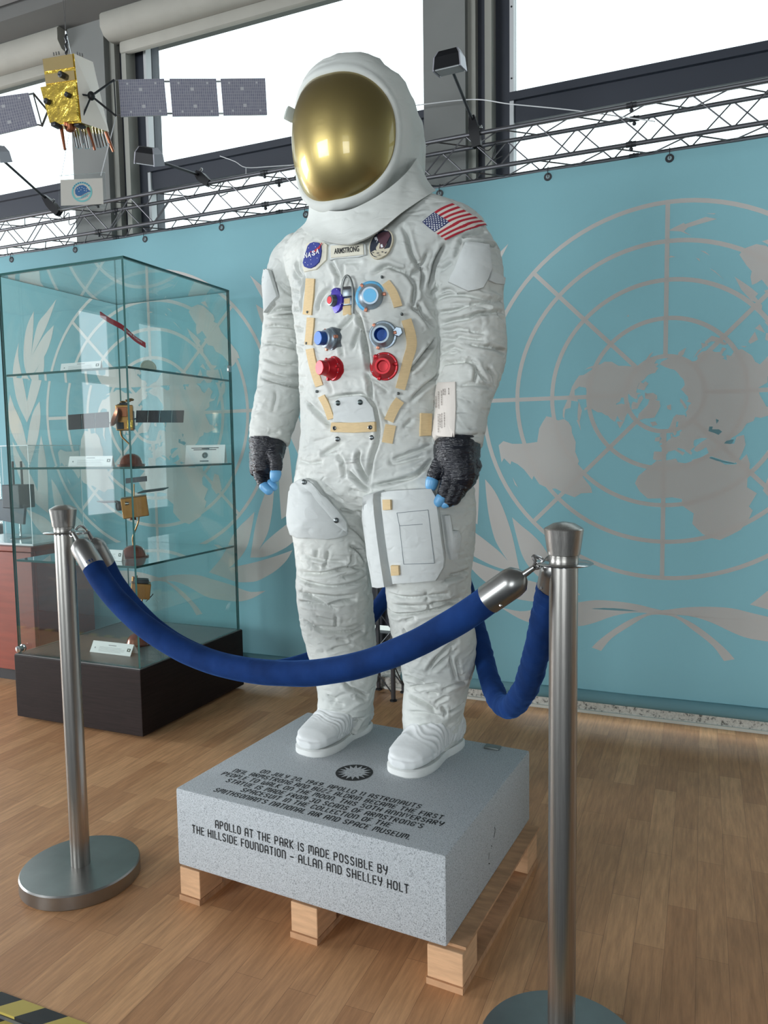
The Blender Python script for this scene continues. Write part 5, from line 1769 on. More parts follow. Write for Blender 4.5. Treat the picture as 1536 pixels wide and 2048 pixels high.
mb = MB()
for vs, fs, wd, x0, y0, w_, h_ in lets:
    P = []
    for x, y in vs:
        q = px_pts(*oc, [(x0+(x/wd+0.5)*w_, y0-y*h_*1.35)])[0]
        a, n = hit(q)
        P.append(a+(n+hit((629, 512))[1]*2).normalized()*0.0112)
    mb.add(P, fs)
mb.build('badge_lettering', [th_white], bd, smooth=False, recalc=False)
rd = [(1325+140*math.cos(t)*(1)+28*math.sin(t)*-1, 300+172*math.sin(t)-30*math.cos(t)) for t in [2*math.pi*k/32 for k in range(32)]]
inn = [(1325+(x-1325)*0.9, 300+(y-300)*0.91) for x, y in rd]
moon = [(1215, 400), (1260, 375), (1290, 395), (1330, 375), (1400, 355), (1440, 345), (1425, 385), (1390, 430), (1340, 455), (1290, 458), (1240, 440)]
emblem('mission_badge', px_pts(*oc, rd), [th_sand, [('field', th_navy, [px_pts(*oc, inn)]), ('moon_ground', th_sand, [px_pts(*oc, moon)]),
       ('bird', th_plum, [px_pts(*oc, [(1290, 200), (1350, 170), (1420, 165), (1440, 210), (1400, 290), (1370, 350), (1310, 360), (1320, 300), (1290, 260)])]),
       ('pale_marks', th_white, [px_pts(*oc, g) for g in ([(1255, 235), (1280, 225), (1298, 262), (1275, 300), (1288, 262), (1262, 265)], [(1325, 318), (1345, 310), (1358, 345), (1330, 350)], [(1270, 190), (1290, 178), (1296, 190)], [(1370, 150), (1385, 128), (1392, 160), (1408, 135), (1412, 158)])]),
       ('craters', th_navy, [px_pts(*oc, g) for g in ([(1270, 415), (1310, 405), (1300, 420)], [(1330, 400), (1360, 390), (1350, 408)], [(1280, 440), (1320, 432), (1330, 440)], [(1370, 410), (1400, 395), (1385, 418)], [(1225, 405), (1250, 400), (1240, 415)])])]])

# shoulder flag
TL, TR_, BR, BL = (845, 447), (904, 410), (975.5, 451.5), (890, 480)
flm = [th_red, mat('flag_white', (216, 208, 200), 0.8), mat('flag_blue', (48, 58, 104), 0.8), th_white]


def fpx(u, v):
    """u along the stripes, v down; gently bowed"""
    a = (TL[0]+(TR_[0]-TL[0])*u, TL[1]+(TR_[1]-TL[1])*u-5*math.sin(math.pi*u))
    b = (BL[0]+(BR[0]-BL[0])*u, BL[1]+(BR[1]-BL[1])*u-5*math.sin(math.pi*u))
    return (a[0]+(b[0]-a[0])*v, a[1]+(b[1]-a[1])*v)


def fp3(u, v, l):
    q = fpx(u, v)
    a, n = hit(q)
    if a is None:
        return fp3.last+Vector((0.0015, 0.002, 0))
    fp3.last = a+n*l
    return fp3.last


fp3.last = hit((900, 450))[0]
fg = MB()
nu, nv = 30, 26
fg.add([fp3(i/nu, j/nv, 0.0052) for j in range(nv+1) for i in range(nu+1)], [(j*(nu+1)+i, j*(nu+1)+i+1, (j+1)*(nu+1)+i+1, (j+1)*(nu+1)+i) for j in range(nv) for i in range(nu)])
fg.m = [(2 if (j < 14 and i < 12) else (0 if (j//2) % 2 == 0 else 1)) for j in range(nv) for i in range(nu)]
flag = fg.build('shoulder_flag', flm, statue, angle=60)
sg = MB()
for r_ in range(9):
    for c_ in range(6 if r_ % 2 == 0 else 5):
        u = (0.4/12)*(1+2*c_+(0 if r_ % 2 == 0 else 1))
        v = (7/13/10)*(r_+1)
        ctr = fp3(u, v, 0.0062)
        n_ = hit(fpx(u, v))[1]
        ax_ = (fp3(u+.02, v, .0062)-ctr).normalized()
        ay_ = n_.cross(ax_)
        P = []
        for k in range(10):
            rr = 0.0027 if k % 2 == 0 else 0.0012
            t = math.pi/2+math.pi*k/5
            P.append(ctr+ax_*(rr*math.cos(t))+ay_*(rr*math.sin(t)))
        sg.add([ctr]+P, [(0, 1+k, 1+(k+1) % 10) for k in range(10)])
sg.build('flag_stars', [th_white], flag, smooth=False, recalc=False)

# arm pockets and flaps
so = (780, 380, 5.908)
relief('arm_pocket', px_pts(*so, [(885, 630), (1020, 640), (1160, 662), (1195, 930), (1150, 1060), (1090, 1168), (1000, 1195), (920, 1208), (800, 1150), (690, 1098), (700, 1060), (760, 950), (830, 760)]), 0.009, [patchm], 0.003)
relief('arm_strap', px_pts(*so, [(1185, 968), (1260, 995), (1335, 1042), (1325, 1118), (1230, 1110), (1150, 1072)]), 0.005, [patchm])
relief('arm_pocket', px_pts(480, 480, 4.655, [(236, 262), (290, 282), (325, 400), (365, 530), (310, 592), (248, 680), (240, 520), (232, 400)]), 0.009, [patchm], 0.002)
lab = relief('forearm_label', px_pts(820, 600, 6.4, [(350, 1060), (585, 1050), (590, 1400), (570, 1820), (400, 1815), (330, 1810), (280, 1700), (310, 1400)]), 0.003, [beigem])
tx = MB()
rnd = random.Random(4)
for x, y0, y1 in ((340, 1290, 1400), (365, 1240, 1390), (395, 1180, 1400), (430, 1170, 1360), (450, 1150, 1230), (470, 1150, 1230), (512, 1140, 1230), (390, 1470, 1700), (410, 1470, 1640), (430, 1460, 1650), (460, 1450, 1640)):
    y = y0
    while y < y1:
        l = rnd.uniform(14, 40)
        q = px_pts(820, 600, 6.4, [(x-3, y), (x+3, y), (x+3, min(y1, y+l)), (x-3, min(y1, y+l))])
        tx.add([hit(p)[0]+hit(p)[1]*0.0078 for p in q], [(0, 1, 2, 3)])
        y += l+6
tx.build('label_text', [mat('faded_ink', (120, 112, 108), 0.8)], lab, smooth=False, recalc=False)

# thigh pockets
po = (560, 940, 5.121)
pk = relief('thigh_pocket', px_pts(*po, [(290, 80), (365, 110), (450, 220), (540, 330), (620, 420), (690, 520), (700, 600), (690, 660), (600, 690), (480, 705), (330, 690), (200, 690), (135, 655), (100, 540), (85, 400), (95, 250), (150, 140), (220, 95)]), 0.013, [patchm], 0.016)
relief('pocket_flap', px_pts(*po, [(285, 100), (360, 130), (470, 260), (600, 410), (680, 530), (690, 640), (640, 600), (560, 540), (480, 440), (370, 320), (280, 220)]), 0.021, [patchm], 0.004, parent=statue)
for q in ((306, 130), (588, 505)):
    snap(px_pts(*po, [q])[0], 0.0058, lift=0.028)
big = relief('chart_pocket', [(770, 982), (800, 979), (838, 977), (868, 976), (876, 992), (881, 1030), (887, 1075), (892, 1115), (890, 1132), (876, 1157), (840, 1161), (794, 1164), (786, 1120), (779, 1070), (773, 1020)], 0.034, [patchm], 0.002, stiff=6)
relief('pocket_flap', [(748, 984), (770, 979), (773, 1020), (779, 1070), (786, 1120), (793, 1166), (780, 1168), (763, 1165), (757, 1110), (750, 1040)], 0.041, [patchm], 0.0, stiff=6)
relief('strap_pocket', [(884, 1030), (894, 1029), (900, 1060), (912, 1060), (917, 1072), (914, 1092), (910, 1116), (897, 1118), (891, 1090), (888, 1060)], 0.012, [patchm], 0.006, stiff=3)
# stitched outline on the chart pocket
stc = MB()
nmb = hit((830, 1060))[1]
for a, b in (((803, 1022), (862, 1016)), ((862, 1016), (874, 1120)), ((874, 1120), (816, 1122)), ((808, 1047), (816, 1122)), ((808, 1047), (852, 1044)), ((803, 1022), (808, 1047))):
    for t in range(12):
        p = (a[0]+(b[0]-a[0])*t/12, a[1]+(b[1]-a[1])*t/12)
        q = (a[0]+(b[0]-a[0])*(t+1)/12, a[1]+(b[1]-a[1])*(t+1)/12)
        A_, An = hit(p)
        B_, Bn = hit(q)
        stc.tube([A_+(An+nmb*6).normalized()*0.0387, B_+(Bn+nmb*6).normalized()*0.0387], 0.0007, 5)
stc.build('stitching', [mat('seam_thread', (120, 128, 134), 0.9)], big)
for x, y in ((792.5, 1010.5), (807, 1133)):
    relief('webbing_tab', [(x-8, y-10), (x+7, y-10), (x+8, y+9), (x-7, y+10)], 0.0415, [webm], stiff=6, loops=(.9, .5))

# belt flap and tan webbing
relief('front_flap', px_pts(560, 760, 3.491, [(425, 120), (560, 108), (598, 122), (655, 195), (672, 290), (520, 300), (380, 292), (380, 160)]), 0.004, [patchm])
relief('belt_strap', px_pts(560, 760, 3.491, [(370, 296), (520, 298), (672, 292), (674, 360), (520, 368), (364, 362)]), 0.0075, [webm], loops=(.9, .6, .3))
for q in ((395, 336), (640, 331)):
    p = px_pts(560, 760, 3.491, [q])[0]
    snap(p, 0.0052, snapm, 'eyelet', 0.0095)
    snap(p, 0.0026, holem, 'eyelet_hole', 0.0125)
for q in ((415, 160), (568, 155)):
    snap(px_pts(560, 760, 3.491, [q])[0], 0.0055, mat('snap_dark', (82, 92, 92), 0.35, 0.8), lift=0.008)
for q in ((405, 412), (645, 402)):
    snap(px_pts(560, 760, 3.491, [q])[0], 0.0052)
for q in ((765, 555), (618, 625), (804, 629), (616, 687), (636, 783), (797, 787)):
    snap(q, 0.0030, mat('eyelet_grey', (110, 116, 116), 0.35, 0.8), 'eyelet', 0.005)
strap([(623, 558), (621, 590), (617, 630)], 17)
strap([(624, 636), (622, 662), (619, 690)], 14)
strap([(622, 698), (627, 724), (634, 750), (641, 772)], 15)
strap([(645, 792), (655, 812), (664, 838)], 13)
strap([(772, 566), (784, 582), (792, 600), (796, 614)], 17)
strap([(812, 640), (820, 668), (822, 692), (815, 720), (808, 748), (800, 778)], 19)
strap([(800, 800), (789, 816), (778, 842)], 19)
strap([(782, 850), (778, 870), (775, 886)], 21)
relief('webbing_tab', [(839, 827), (861, 828), (859, 872), (838, 873)], 0.006, [webm], loops=(.9, .6, .3))


# hose connectors
def axis(az, el=0.0):
    return (SF*(math.cos(az)*math.cos(el))+SL*(math.sin(az)*math.cos(el))+Vector((0, 0, math.sin(el)))).normalized()


al_red = mat('anodised_red', (178, 28, 40), 0.32, 0.45)
al_blue = mat('anodised_blue', (34, 84, 160), 0.4, 0.3)
al_cyan = mat('anodised_cyan', (96, 178, 222), 0.4, 0.15)
al_purple = mat('anodised_purple', (56, 40, 150), 0.35, 0.3)
al_silver = mat('anodised_silver', (150, 164, 176), 0.4, 0.8)
al_grey = mat('anodised_grey', (112, 120, 126), 0.35, 0.7)
al_copper = mat('latch_copper', (190, 128, 104), 0.4, 0.6)


def connector(name, px, ax, flange, body_prof, face, fm, bmat, facem, nl=3, lm=None, hollow=False, sink=0.012):
    o, n = hit(px)
    o = o-ax*sink*0.3
    fl = MB().lathe([(flange*0.3, -sink), (flange, -sink), (flange, 0.004), (flange*0.93, 0.0075), (flange*0.6, 0.009)], o, ax, 36)
    c = fl.build(name, [fm], statue, angle=35)
    bd_ = MB().lathe(body_prof, o, ax, 36, cap=not hollow)
    bd_.build('collar', [bmat], c, angle=35)
    r, h0, h1 = face
    if hollow:
        MB().lathe([(r, h1), (r*0.96, h0+0.002), (r*0.9, h0), (0.0005, h0)], o, ax, 28, cap=False).build('socket', [facem], c, angle=35, recalc=False)
    else:
        MB().lathe([(r, h0), (r, h1-0.0015), (r*0.92, h1), (0.0005, h1)], o, ax, 28).build('cap', [facem], c, angle=35)
    a = ax.orthogonal().normalized()
    b = ax.cross(a)
    for k in range(nl):
        t = 2*math.pi*(k+0.2)/nl
        d = a*math.cos(t)+b*math.sin(t)
        rr = flange*0.86
        t_ = ax.cross(d)
        Mx = Matrix((d, t_, ax)).transposed().to_4x4()
        Mx.translation = o+d*rr+ax*0.009
        MB().box((-0.004, -0.004, -0.005), (0.005, 0.004, 0.006), 0, Mx, 0.0012).build('latch', [lm or al_copper], c)
    for k in range(8):
        t = 2*math.pi*(k+0.5)/8
        d = a*math.cos(t)+b*math.sin(t)
        MB().lathe([(0.0014, 0), (0.0012, 0.0012), (0.0003, 0.0014)], o+d*(flange*0.88)+ax*0.0072, ax, 8).build('screw', [al_silver], c)
    return c


R1, L1 = axis(math.radians(-20), 0.0), axis(math.radians(22), -0.05)
connector('hose_connector', (663, 678), axis(math.radians(-24), -.02), 0.030, [(0.026, 0.004), (0.026, 0.014), (0.022, 0.018), (0.022, 0.026), (0.017, 0.028)], (0.0175, 0.026, 0.046), al_grey, al_silver, al_blue, 3)
connector('hose_connector', (666, 737), axis(math.radians(-24), 0), 0.032, [(0.028, 0.004), (0.026, 0.014), (0.022, 0.018), (0.020, 0.028), (0.016, 0.030)], (0.0185, 0.028, 0.046), al_red, al_red, al_red, 3, al_red)
connector('purge_valve', (671, 602), axis(math.radians(-22), 0), 0.033, [(0.016, 0.006), (0.0145, 0.012), (0.0135, 0.019), (0.0125, 0.022), (0.0105, 0.0225)], (0.0100, 0.012, 0.0235), al_purple, al_grey, al_red, 0)
connector('hose_connector', (742, 594), L1, 0.039, [(0.032, 0.006), (0.031, 0.014), (0.024, 0.026), (0.021, 0.030), (0.019, 0.030)], (0.0175, 0.020, 0.0305), al_cyan, al_silver, al_cyan, 3)
connector('hose_connector', (766, 671), axis(math.radians(16), -.05), 0.036, [(0.030, 0.006), (0.029, 0.018), (0.023, 0.030), (0.021, 0.036), (0.0165, 0.036)], (0.0160, 0.010, 0.0362), al_silver, al_silver, al_blue, 3, hollow=True)
connector('hose_connector', (768, 733), axis(math.radians(18), -.05), 0.036, [(0.031, 0.006), (0.029, 0.012), (0.021, 0.024), (0.0195, 0.027), (0.0145, 0.027)], (0.0140, 0.006, 0.0272), al_red, al_red, al_red, 3, al_red, hollow=True)
# lock lever beside the silver connector
o, n = hit((796, 664))
MB().lathe([(0.013, -0.006), (0.013, 0.010), (0.011, 0.012), (0.0005, 0.012)], o, L1, 6).build('lock_knob', [al_silver], statue, angle=25)
# steel clasp in the middle of the chest
o, n = hit((698, 592))
ax = axis(math.radians(5))
sd = Vector((0, 0, 1)).cross(ax).normalized()
up = ax.cross(sd).normalized()
sd = -sd if sd.dot(SL) < 0 else sd


def cl(x, y, z=0.010):
    return o+sd*x+up*y+ax*z


cl_ = MB()
cl_.tube(smoothline([cl(-.0145, -.020), cl(-.015, .012), cl(-.011, .034), cl(-.004, .046), cl(.004, .046), cl(.011, .034), cl(.015, .012), cl(.0145, -.046)], 5), 0.0032, 10)
clasp = cl_.build('chest_clasp', [mat('clasp_steel', (140, 144, 142), 0.35, 0.8)], statue)
Mx = Matrix((sd, up, ax)).transposed().to_4x4()
Mx.translation = o
MB().box((-0.013, -0.004, 0.006), (0.013, 0.020, 0.013), 0, Mx, 0.002).build('clasp_plate', [al_grey], clasp)
MB().box((-0.010, 0.014, 0.0125), (0.010, 0.021, 0.0135), 0, Mx).build('clasp_slot', [holem], clasp)
MB().box((-0.013, -0.024, 0.005), (0.011, -0.005, 0.010), 0, Mx, 0.002).build('clasp_frame', [al_silver], clasp)
MB().box((-0.009, -0.021, 0.0102), (0.007, -0.008, 0.0112), 0, Mx).build('webbing_tab', [webm], clasp)
MB().box((-0.015, -0.048, 0.002), (0.008, -0.0245, 0.008), 0, Mx, 0.0015).build('webbing_tab', [webm], clasp)
# ------------------------------------------------------------------ glass display cabinet
CX0, CX1, CY0, CY1 = -2.70, -2.02, 2.285, 3.0
BZ = 0.285
dwood = mat('wenge_laminate', (34, 25, 24), 0.55, spec=0.2, noise_amt=0.25, nscale=10, stretch=(1, 1, 18))
dtop = mat('cabinet_floor_grey', (104, 106, 106), 0.35, noise_amt=0.05)
cab = root('display_cabinet', ((CX0+CX1)/2, (CY0+CY1)/2, 0), 'tall glass display cabinet with dark wooden base, left of the astronaut', 'cabinet')
MB().box((CX0, CY0, 0.012), (CX1, CY1, BZ-0.004), 0, None, 0.003).build('base', [dwood], cab, smooth=False)
MB().box((CX0+0.03, CY0+0.03, 0.0), (CX1-0.03, CY1-0.03, 0.012)).build('base_foot', [M['black']], cab, smooth=False)
MB().box((CX0+0.004, CY0+0.004, BZ-0.004), (CX1-0.004, CY1-0.004, BZ)).build('base_top', [dtop], cab, smooth=False)
gx0, gx1, gy0, gy1, gz = CX0+0.012, CX1-0.008, CY0+0.012, CY1-0.012, 1.866
T = 0.009


def glass_box(name, lo, hi, thin, parent=None, mats=None):
    """pane: the two big faces clear, the cut edges green"""
    mb = MB()
    mb.box(lo, hi)
    for i, f in enumerate(mb.f):
        vs_ = [mb.v[j] for j in f]
        ex = [max(v[k] for v in vs_)-min(v[k] for v in vs_) for k in range(3)]
        mb.m[i] = 0 if ex[thin] < 1e-6 else 1
    return mb.build(name, mats or [M['glass'], M['glass_edge']], parent or cab, smooth=False)


glass_box('glass_panel', (gx0, gy0, BZ+0.0005), (gx1-T-0.0005, gy0+T, gz), 1)
glass_box('glass_panel', (gx1-T, gy0, BZ+0.0005), (gx1, gy1, gz), 0)
glass_box('glass_panel', (gx0, gy1-T, BZ+0.0005), (gx1-T-0.0005, gy1, gz), 1)
glass_box('glass_panel', (gx0, gy0+T+0.0005, BZ+0.0005), (gx0+T, gy1-T-0.0005, gz), 0)
glass_box('glass_top', (gx0, gy0, gz+0.0004), (gx1, gy1, gz+0.0004+T), 2)
SH = [0.690, 1.080, 1.466]
for z in SH:
    glass_box('shelf', (gx0+T+0.001, gy0+T+0.001, z-T), (gx1-T-0.001, gy1-T-0.001, z), 2)
lk = MB()
lo_ = Vector((gx0+0.035, gy0-0.001, BZ+0.028))
lk.lathe([(0.016, 0), (0.016, 0.006), (0.012, 0.008), (0.012, 0.022), (0.014, 0.024), (0.014, 0.03), (0.004, 0.032)], lo_, (0, -1, 0), 20)
lk.build('lock', [M['chrome']], cab, angle=35)
for z in (1.70,):
    MB().box((gx1-0.004, gy1-0.03, z-0.2), (gx1+0.004, gy1-0.006, z-0.17), 0, None, 0.002).build('glass_clamp', [M['chrome']], cab)

panel_dark = mat('solar_panel_dark', (44, 43, 46), 0.6, spec=0.2, noise_amt=0.1)
brown_dome = mat('polished_brown_dome', (140, 78, 60), 0.25, 0.4, coat=0.4)


def dome_stand(r, c, rod_pts, rad=0.05):
    MB().lathe([(rad*1.25, 0.0), (rad*1.27, 0.004), (rad*1.05, 0.006), (rad*1.0, 0.014), (rad*0.9, 0.028), (rad*0.68, 0.041), (rad*0.35, 0.049), (0.001, 0.051)], c, (0, 0, 1), 36).build('dome_base', [brown_dome], r, angle=50)
    MB().tube(smoothline(rod_pts, 6), 0.0035, 8).build('stand_rod', [M['bronze']], r)


def wing(r, p0, p1, up, w, n, name='solar_wing', m=None, thick=0.004):
    """row of n flat panels from p0 to p1, half height vector up"""
    p0, p1, up = Vector(p0), Vector(p1), Vector(up)
    d = (p1-p0)/n
    nn = d.cross(up).normalized()*thick/2
    for i in range(n):
        a = p0+d*(i+0.02)
        b = p0+d*(i+0.96)
        q = [a-up*w, b-up*w, b+up*w, a+up*w]
        mb = MB().add([v-nn for v in q]+[v+nn for v in q], [(0, 1, 2, 3), (7, 6, 5, 4), (0, 4, 5, 1), (1, 5, 6, 2), (2, 6, 7, 3), (3, 7, 4, 0)])
        mb.build(name, [m or panel_dark], r, smooth=False)


# model on the middle shelf: gold body, two long dark wings, dish
yA = 2.62
P = lambda x, y, Y=2.62: at_y((x, y), Y)
mA = root('satellite_model', (P(262, 925).x, yA, SH[1]), 'gold satellite model with long dark wings on domed stand, middle shelf of the cabinet', 'model', 'satellite models in the glass cabinet')
c = Vector((P(262, 925).x, yA, SH[1]+0.0005))
dome_stand(mA, c, [c+Vector((0, 0, 0.05)), c+Vector((0.0, 0, 0.085)), P(252, 882), P(242, 870), P(241, 850)], 0.048)
Rm = Matrix.Translation(P(250, 836)) @ Matrix.Rotation(math.radians(38), 4, 'Z')
MB().box((-0.036, -0.036, -0.055), (0.036, 0.036, 0.055), 0, Rm, 0.003).build('body', [M['bronze']], mA, smooth=False)
MB().box((0.0365, -0.032, -0.05), (0.039, 0.032, 0.03), 0, Rm).build('radiator', [M['dark_metal']], mA, smooth=False)
for lo2, hi2, m2 in (((-0.030, -0.041, 0.004), (0.012, -0.0365, 0.046), 'copper'), ((0.010, -0.042, -0.046), (0.034, -0.0365, -0.010), 'gold'), ((-0.034, -0.040, -0.05), (-0.004, -0.0365, -0.02), 'dark_metal'), ((-0.02, -0.02, 0.055), (0.02, 0.02, 0.066), 'dark_metal')):
    MB().box(lo2, hi2, 0, Rm, 0.0015).build('equipment_box', [M[m2]], mA, smooth=False)
d_ = MB().lathe([(0.004, 0.0), (0.02, 0.004), (0.036, 0.013), (0.043, 0.022), (0.041, 0.022), (0.033, 0.014), (0.018, 0.0065), (0.001, 0.004)], P(238, 838, 2.56), Vector((-0.55, -0.75, 0.35)), 28)
d_.build('dish_antenna', [M['copper']], mA, angle=60)
for px in ((246, 806), (256, 803), (262, 801), (240, 812)):
    MB().lathe([(0.012, 0), (0.013, 0.006), (0.006, 0.009), (0.001, 0.010)], P(*px), (0.2, -0.2, 1), 14).build('feed_horn', [M['bronze']], mA)
MB().tube([P(218, 846), P(240, 842)], 0.0025, 6).tube([P(262, 840), P(276, 836)], 0.0025, 6).build('wing_boom', [M['dark_metal']], mA)
wing(mA, P(218, 839), P(136, 845), (0.02, 0, 1), 0.034, 3)
wing(mA, P(272, 833), P(368, 833, 2.66), (0.12, 0, 0.9), 0.029, 4)

# model on the lower shelf: boxy gold body with camera tube
yB = 2.52
Q = lambda x, y, Y=2.52: at_y((x, y), Y)
c = Vector((Q(267, 1100).x, yB, SH[0]+0.0005))
mB_ = root('satellite_model', c, 'boxy gold satellite model with dark camera tube on domed stand, lower shelf', 'model', 'satellite models in the glass cabinet')
dome_stand(mB_, c, [c+Vector((0, 0, 0.048)), c+Vector((0, 0, 0.085)), Q(276, 1046), Q(278, 1034)], 0.05)
Rm = Matrix.Translation(Q(270, 1013)) @ Matrix.Rotation(math.radians(40), 4, 'Z') @ Matrix.Rotation(math.radians(-6), 4, 'Y')
MB().box((-0.052, -0.052, -0.043), (0.052, 0.052, 0.043), 0, Rm, 0.003).build('body', [M['bronze']], mB_, smooth=False)
MB().lathe([(0.019, -0.01), (0.019, 0.024), (0.016, 0.026), (0.014, 0.02), (0.001, 0.02)], Q(246, 1012, 2.475), Vector((-0.5, -0.85, 0.0)), 24).build('camera_tube', [M['black']], mB_, angle=40)
MB().lathe([(0.008, -0.01), (0.008, 0.006), (0.001, 0.007)], Q(252, 1007, 2.46), Vector((-0.5, -0.85, 0)), 16).build('sensor', [M['chrome']], mB_)
MB().lathe([(0.007, -0.01), (0.007, 0.008), (0.001, 0.009)], Q(249, 1026, 2.47), Vector((-0.5, -0.85, 0)), 16).build('sensor', [M['chrome']], mB_)
MB().lathe([(0.012, 0.0), (0.014, -0.012), (0.016, -0.016), (0.001, -0.012)], Q(266, 1032), Vector((0, 0, 1)), 20).build('thruster', [M['copper']], mB_)
wing(mB_, Q(240, 1003), Q(199, 1004, 2.50), (0.3, -0.9, 0.15), 0.034, 1, 'wing_panel', M['dark_metal'])
wing(mB_, Q(280, 984), Q(334, 977, 2.55), (-0.3, 0.9, 0.1), 0.034, 1, 'wing_panel', M['dark_metal'])
wing(mB_, Q(251, 962), Q(295, 957), (0.0, 0.0, 1), 0.011, 1, 'top_panel', M['dark_metal'])
MB().tube([Q(268, 968), Q(268, 996)], 0.0025, 6).build('mast', [M['bronze']], mB_)

# model on the cabinet floor: gold box over a copper dome
yC = 2.60
Rr = lambda x, y, Y=2.60: at_y((x, y), Y)
c = Vector((Rr(277, 1285).x, yC, BZ+0.0005))
mC = root('satellite_model', c, 'small gold box satellite model with antenna on domed stand, on the cabinet floor', 'model', 'satellite models in the glass cabinet')
dome_stand(mC, c, [c+Vector((0, 0, 0.048)), Rr(270, 1240), Rr(282, 1208), Rr(286, 1190)], 0.05)
Rm = Matrix.Translation(Rr(281, 1180)) @ Matrix.Rotation(math.radians(42), 4, 'Z') @ Matrix.Rotation(math.radians(8), 4, 'Y')
MB().box((-0.041, -0.041, -0.034), (0.041, 0.041, 0.034), 0, Rm, 0.003).build('body', [M['bronze']], mC, smooth=False)
MB().box((-0.03, -0.03, 0.034), (0.03, 0.03, 0.05), 0, Rm, 0.002).build('top_deck', [M['dark_metal']], mC, smooth=False)
for px in ((266, 1158), (272, 1156)):
    MB().lathe([(0.006, 0), (0.006, 0.028), (0.001, 0.03)], Rr(px[0], px[1]+8), (0, 0.1, 1), 12).build('antenna', [M['bronze']], mC)
MB().tube(smoothline([Rr(292, 1203), Rr(302, 1193), Rr(306, 1188)], 4), 0.002, 6).build('whip_antenna', [M['black']], mC)

# red tag and medal on the top shelf
ribbon = root('red_ribbon_tag', at_y((262, 668), 2.62), 'red ribbon tag with white lettering hanging inside the top of the cabinet', 'tag')
rm_ = mat('red_ribbon', (150, 34, 48), 0.75)
rb_ = MB()
pts = [at_y(q, Y) for q, Y in (((200, 628), 2.50), ((218, 640), 2.53), ((245, 655), 2.57), ((268, 676), 2.61), ((290, 690), 2.64))]
S_ = smoothline(pts, 6)
rings = []
for i, p in enumerate(S_):
    rings.append([p+Vector((0, 0.0, 0.010)), p+Vector((0.003, 0.001, 0.010)), p+Vector((0.003, 0.001, -0.012)), p+Vector((0, 0, -0.012))])
rb_.loft(rings).build('ribbon', [rm_], ribbon, smooth=False)
vs, fs, wd = text_polys('BEFORE FLIGHT', 0.010)
a_, b_ = at_y((266, 678), 2.603), at_y((288, 692), 2.633)
# letters run along the tag
dirv = (S_[-1]-S_[len(S_)//2])
L_ = dirv.length
dirv.normalize()
mb = MB().add([S_[len(S_)//2]+dirv*((x/wd+0.5)*L_*0.9)+Vector((0.0, -0.0025, y*1.2-0.004)) for x, y in vs], fs)
mb.build('tag_lettering', [M['white_paper']], ribbon, smooth=False, recalc=False)
MB().tube([at_y((290, 690), 2.64)+Vector((0.004*math.cos(t), 0, 0.004*math.sin(t)-0.006)) for t in [2*math.pi*k/12 for k in range(13)]], 0.0012, 6).build('key_ring', [M['chrome']], ribbon)
mc = at_y((296, 716), 2.66)
mc.z = SH[2]+0.036
md = root('medal', (mc.x, mc.y, SH[2]), 'pale round medal standing on the top shelf under the red tag', 'medal')
mo = MB().lathe([(0.034, -0.003), (0.035, 0), (0.034, 0.003), (0.028, 0.003), (0.027, 0.0015), (0.001, 0.0015)], mc, (0.75, -0.6, 0.2), 32)
mo.build('disc', [mat('medal_pale', (196, 204, 190), 0.4, 0.3)], md, angle=40)
MB().box((-0.02, -0.012, 0), (0.02, 0.012, 0.004), 0, Matrix.Translation((mc.x, mc.y, SH[2]+0.0005))).build('easel', [M['acrylic_edge']], md)


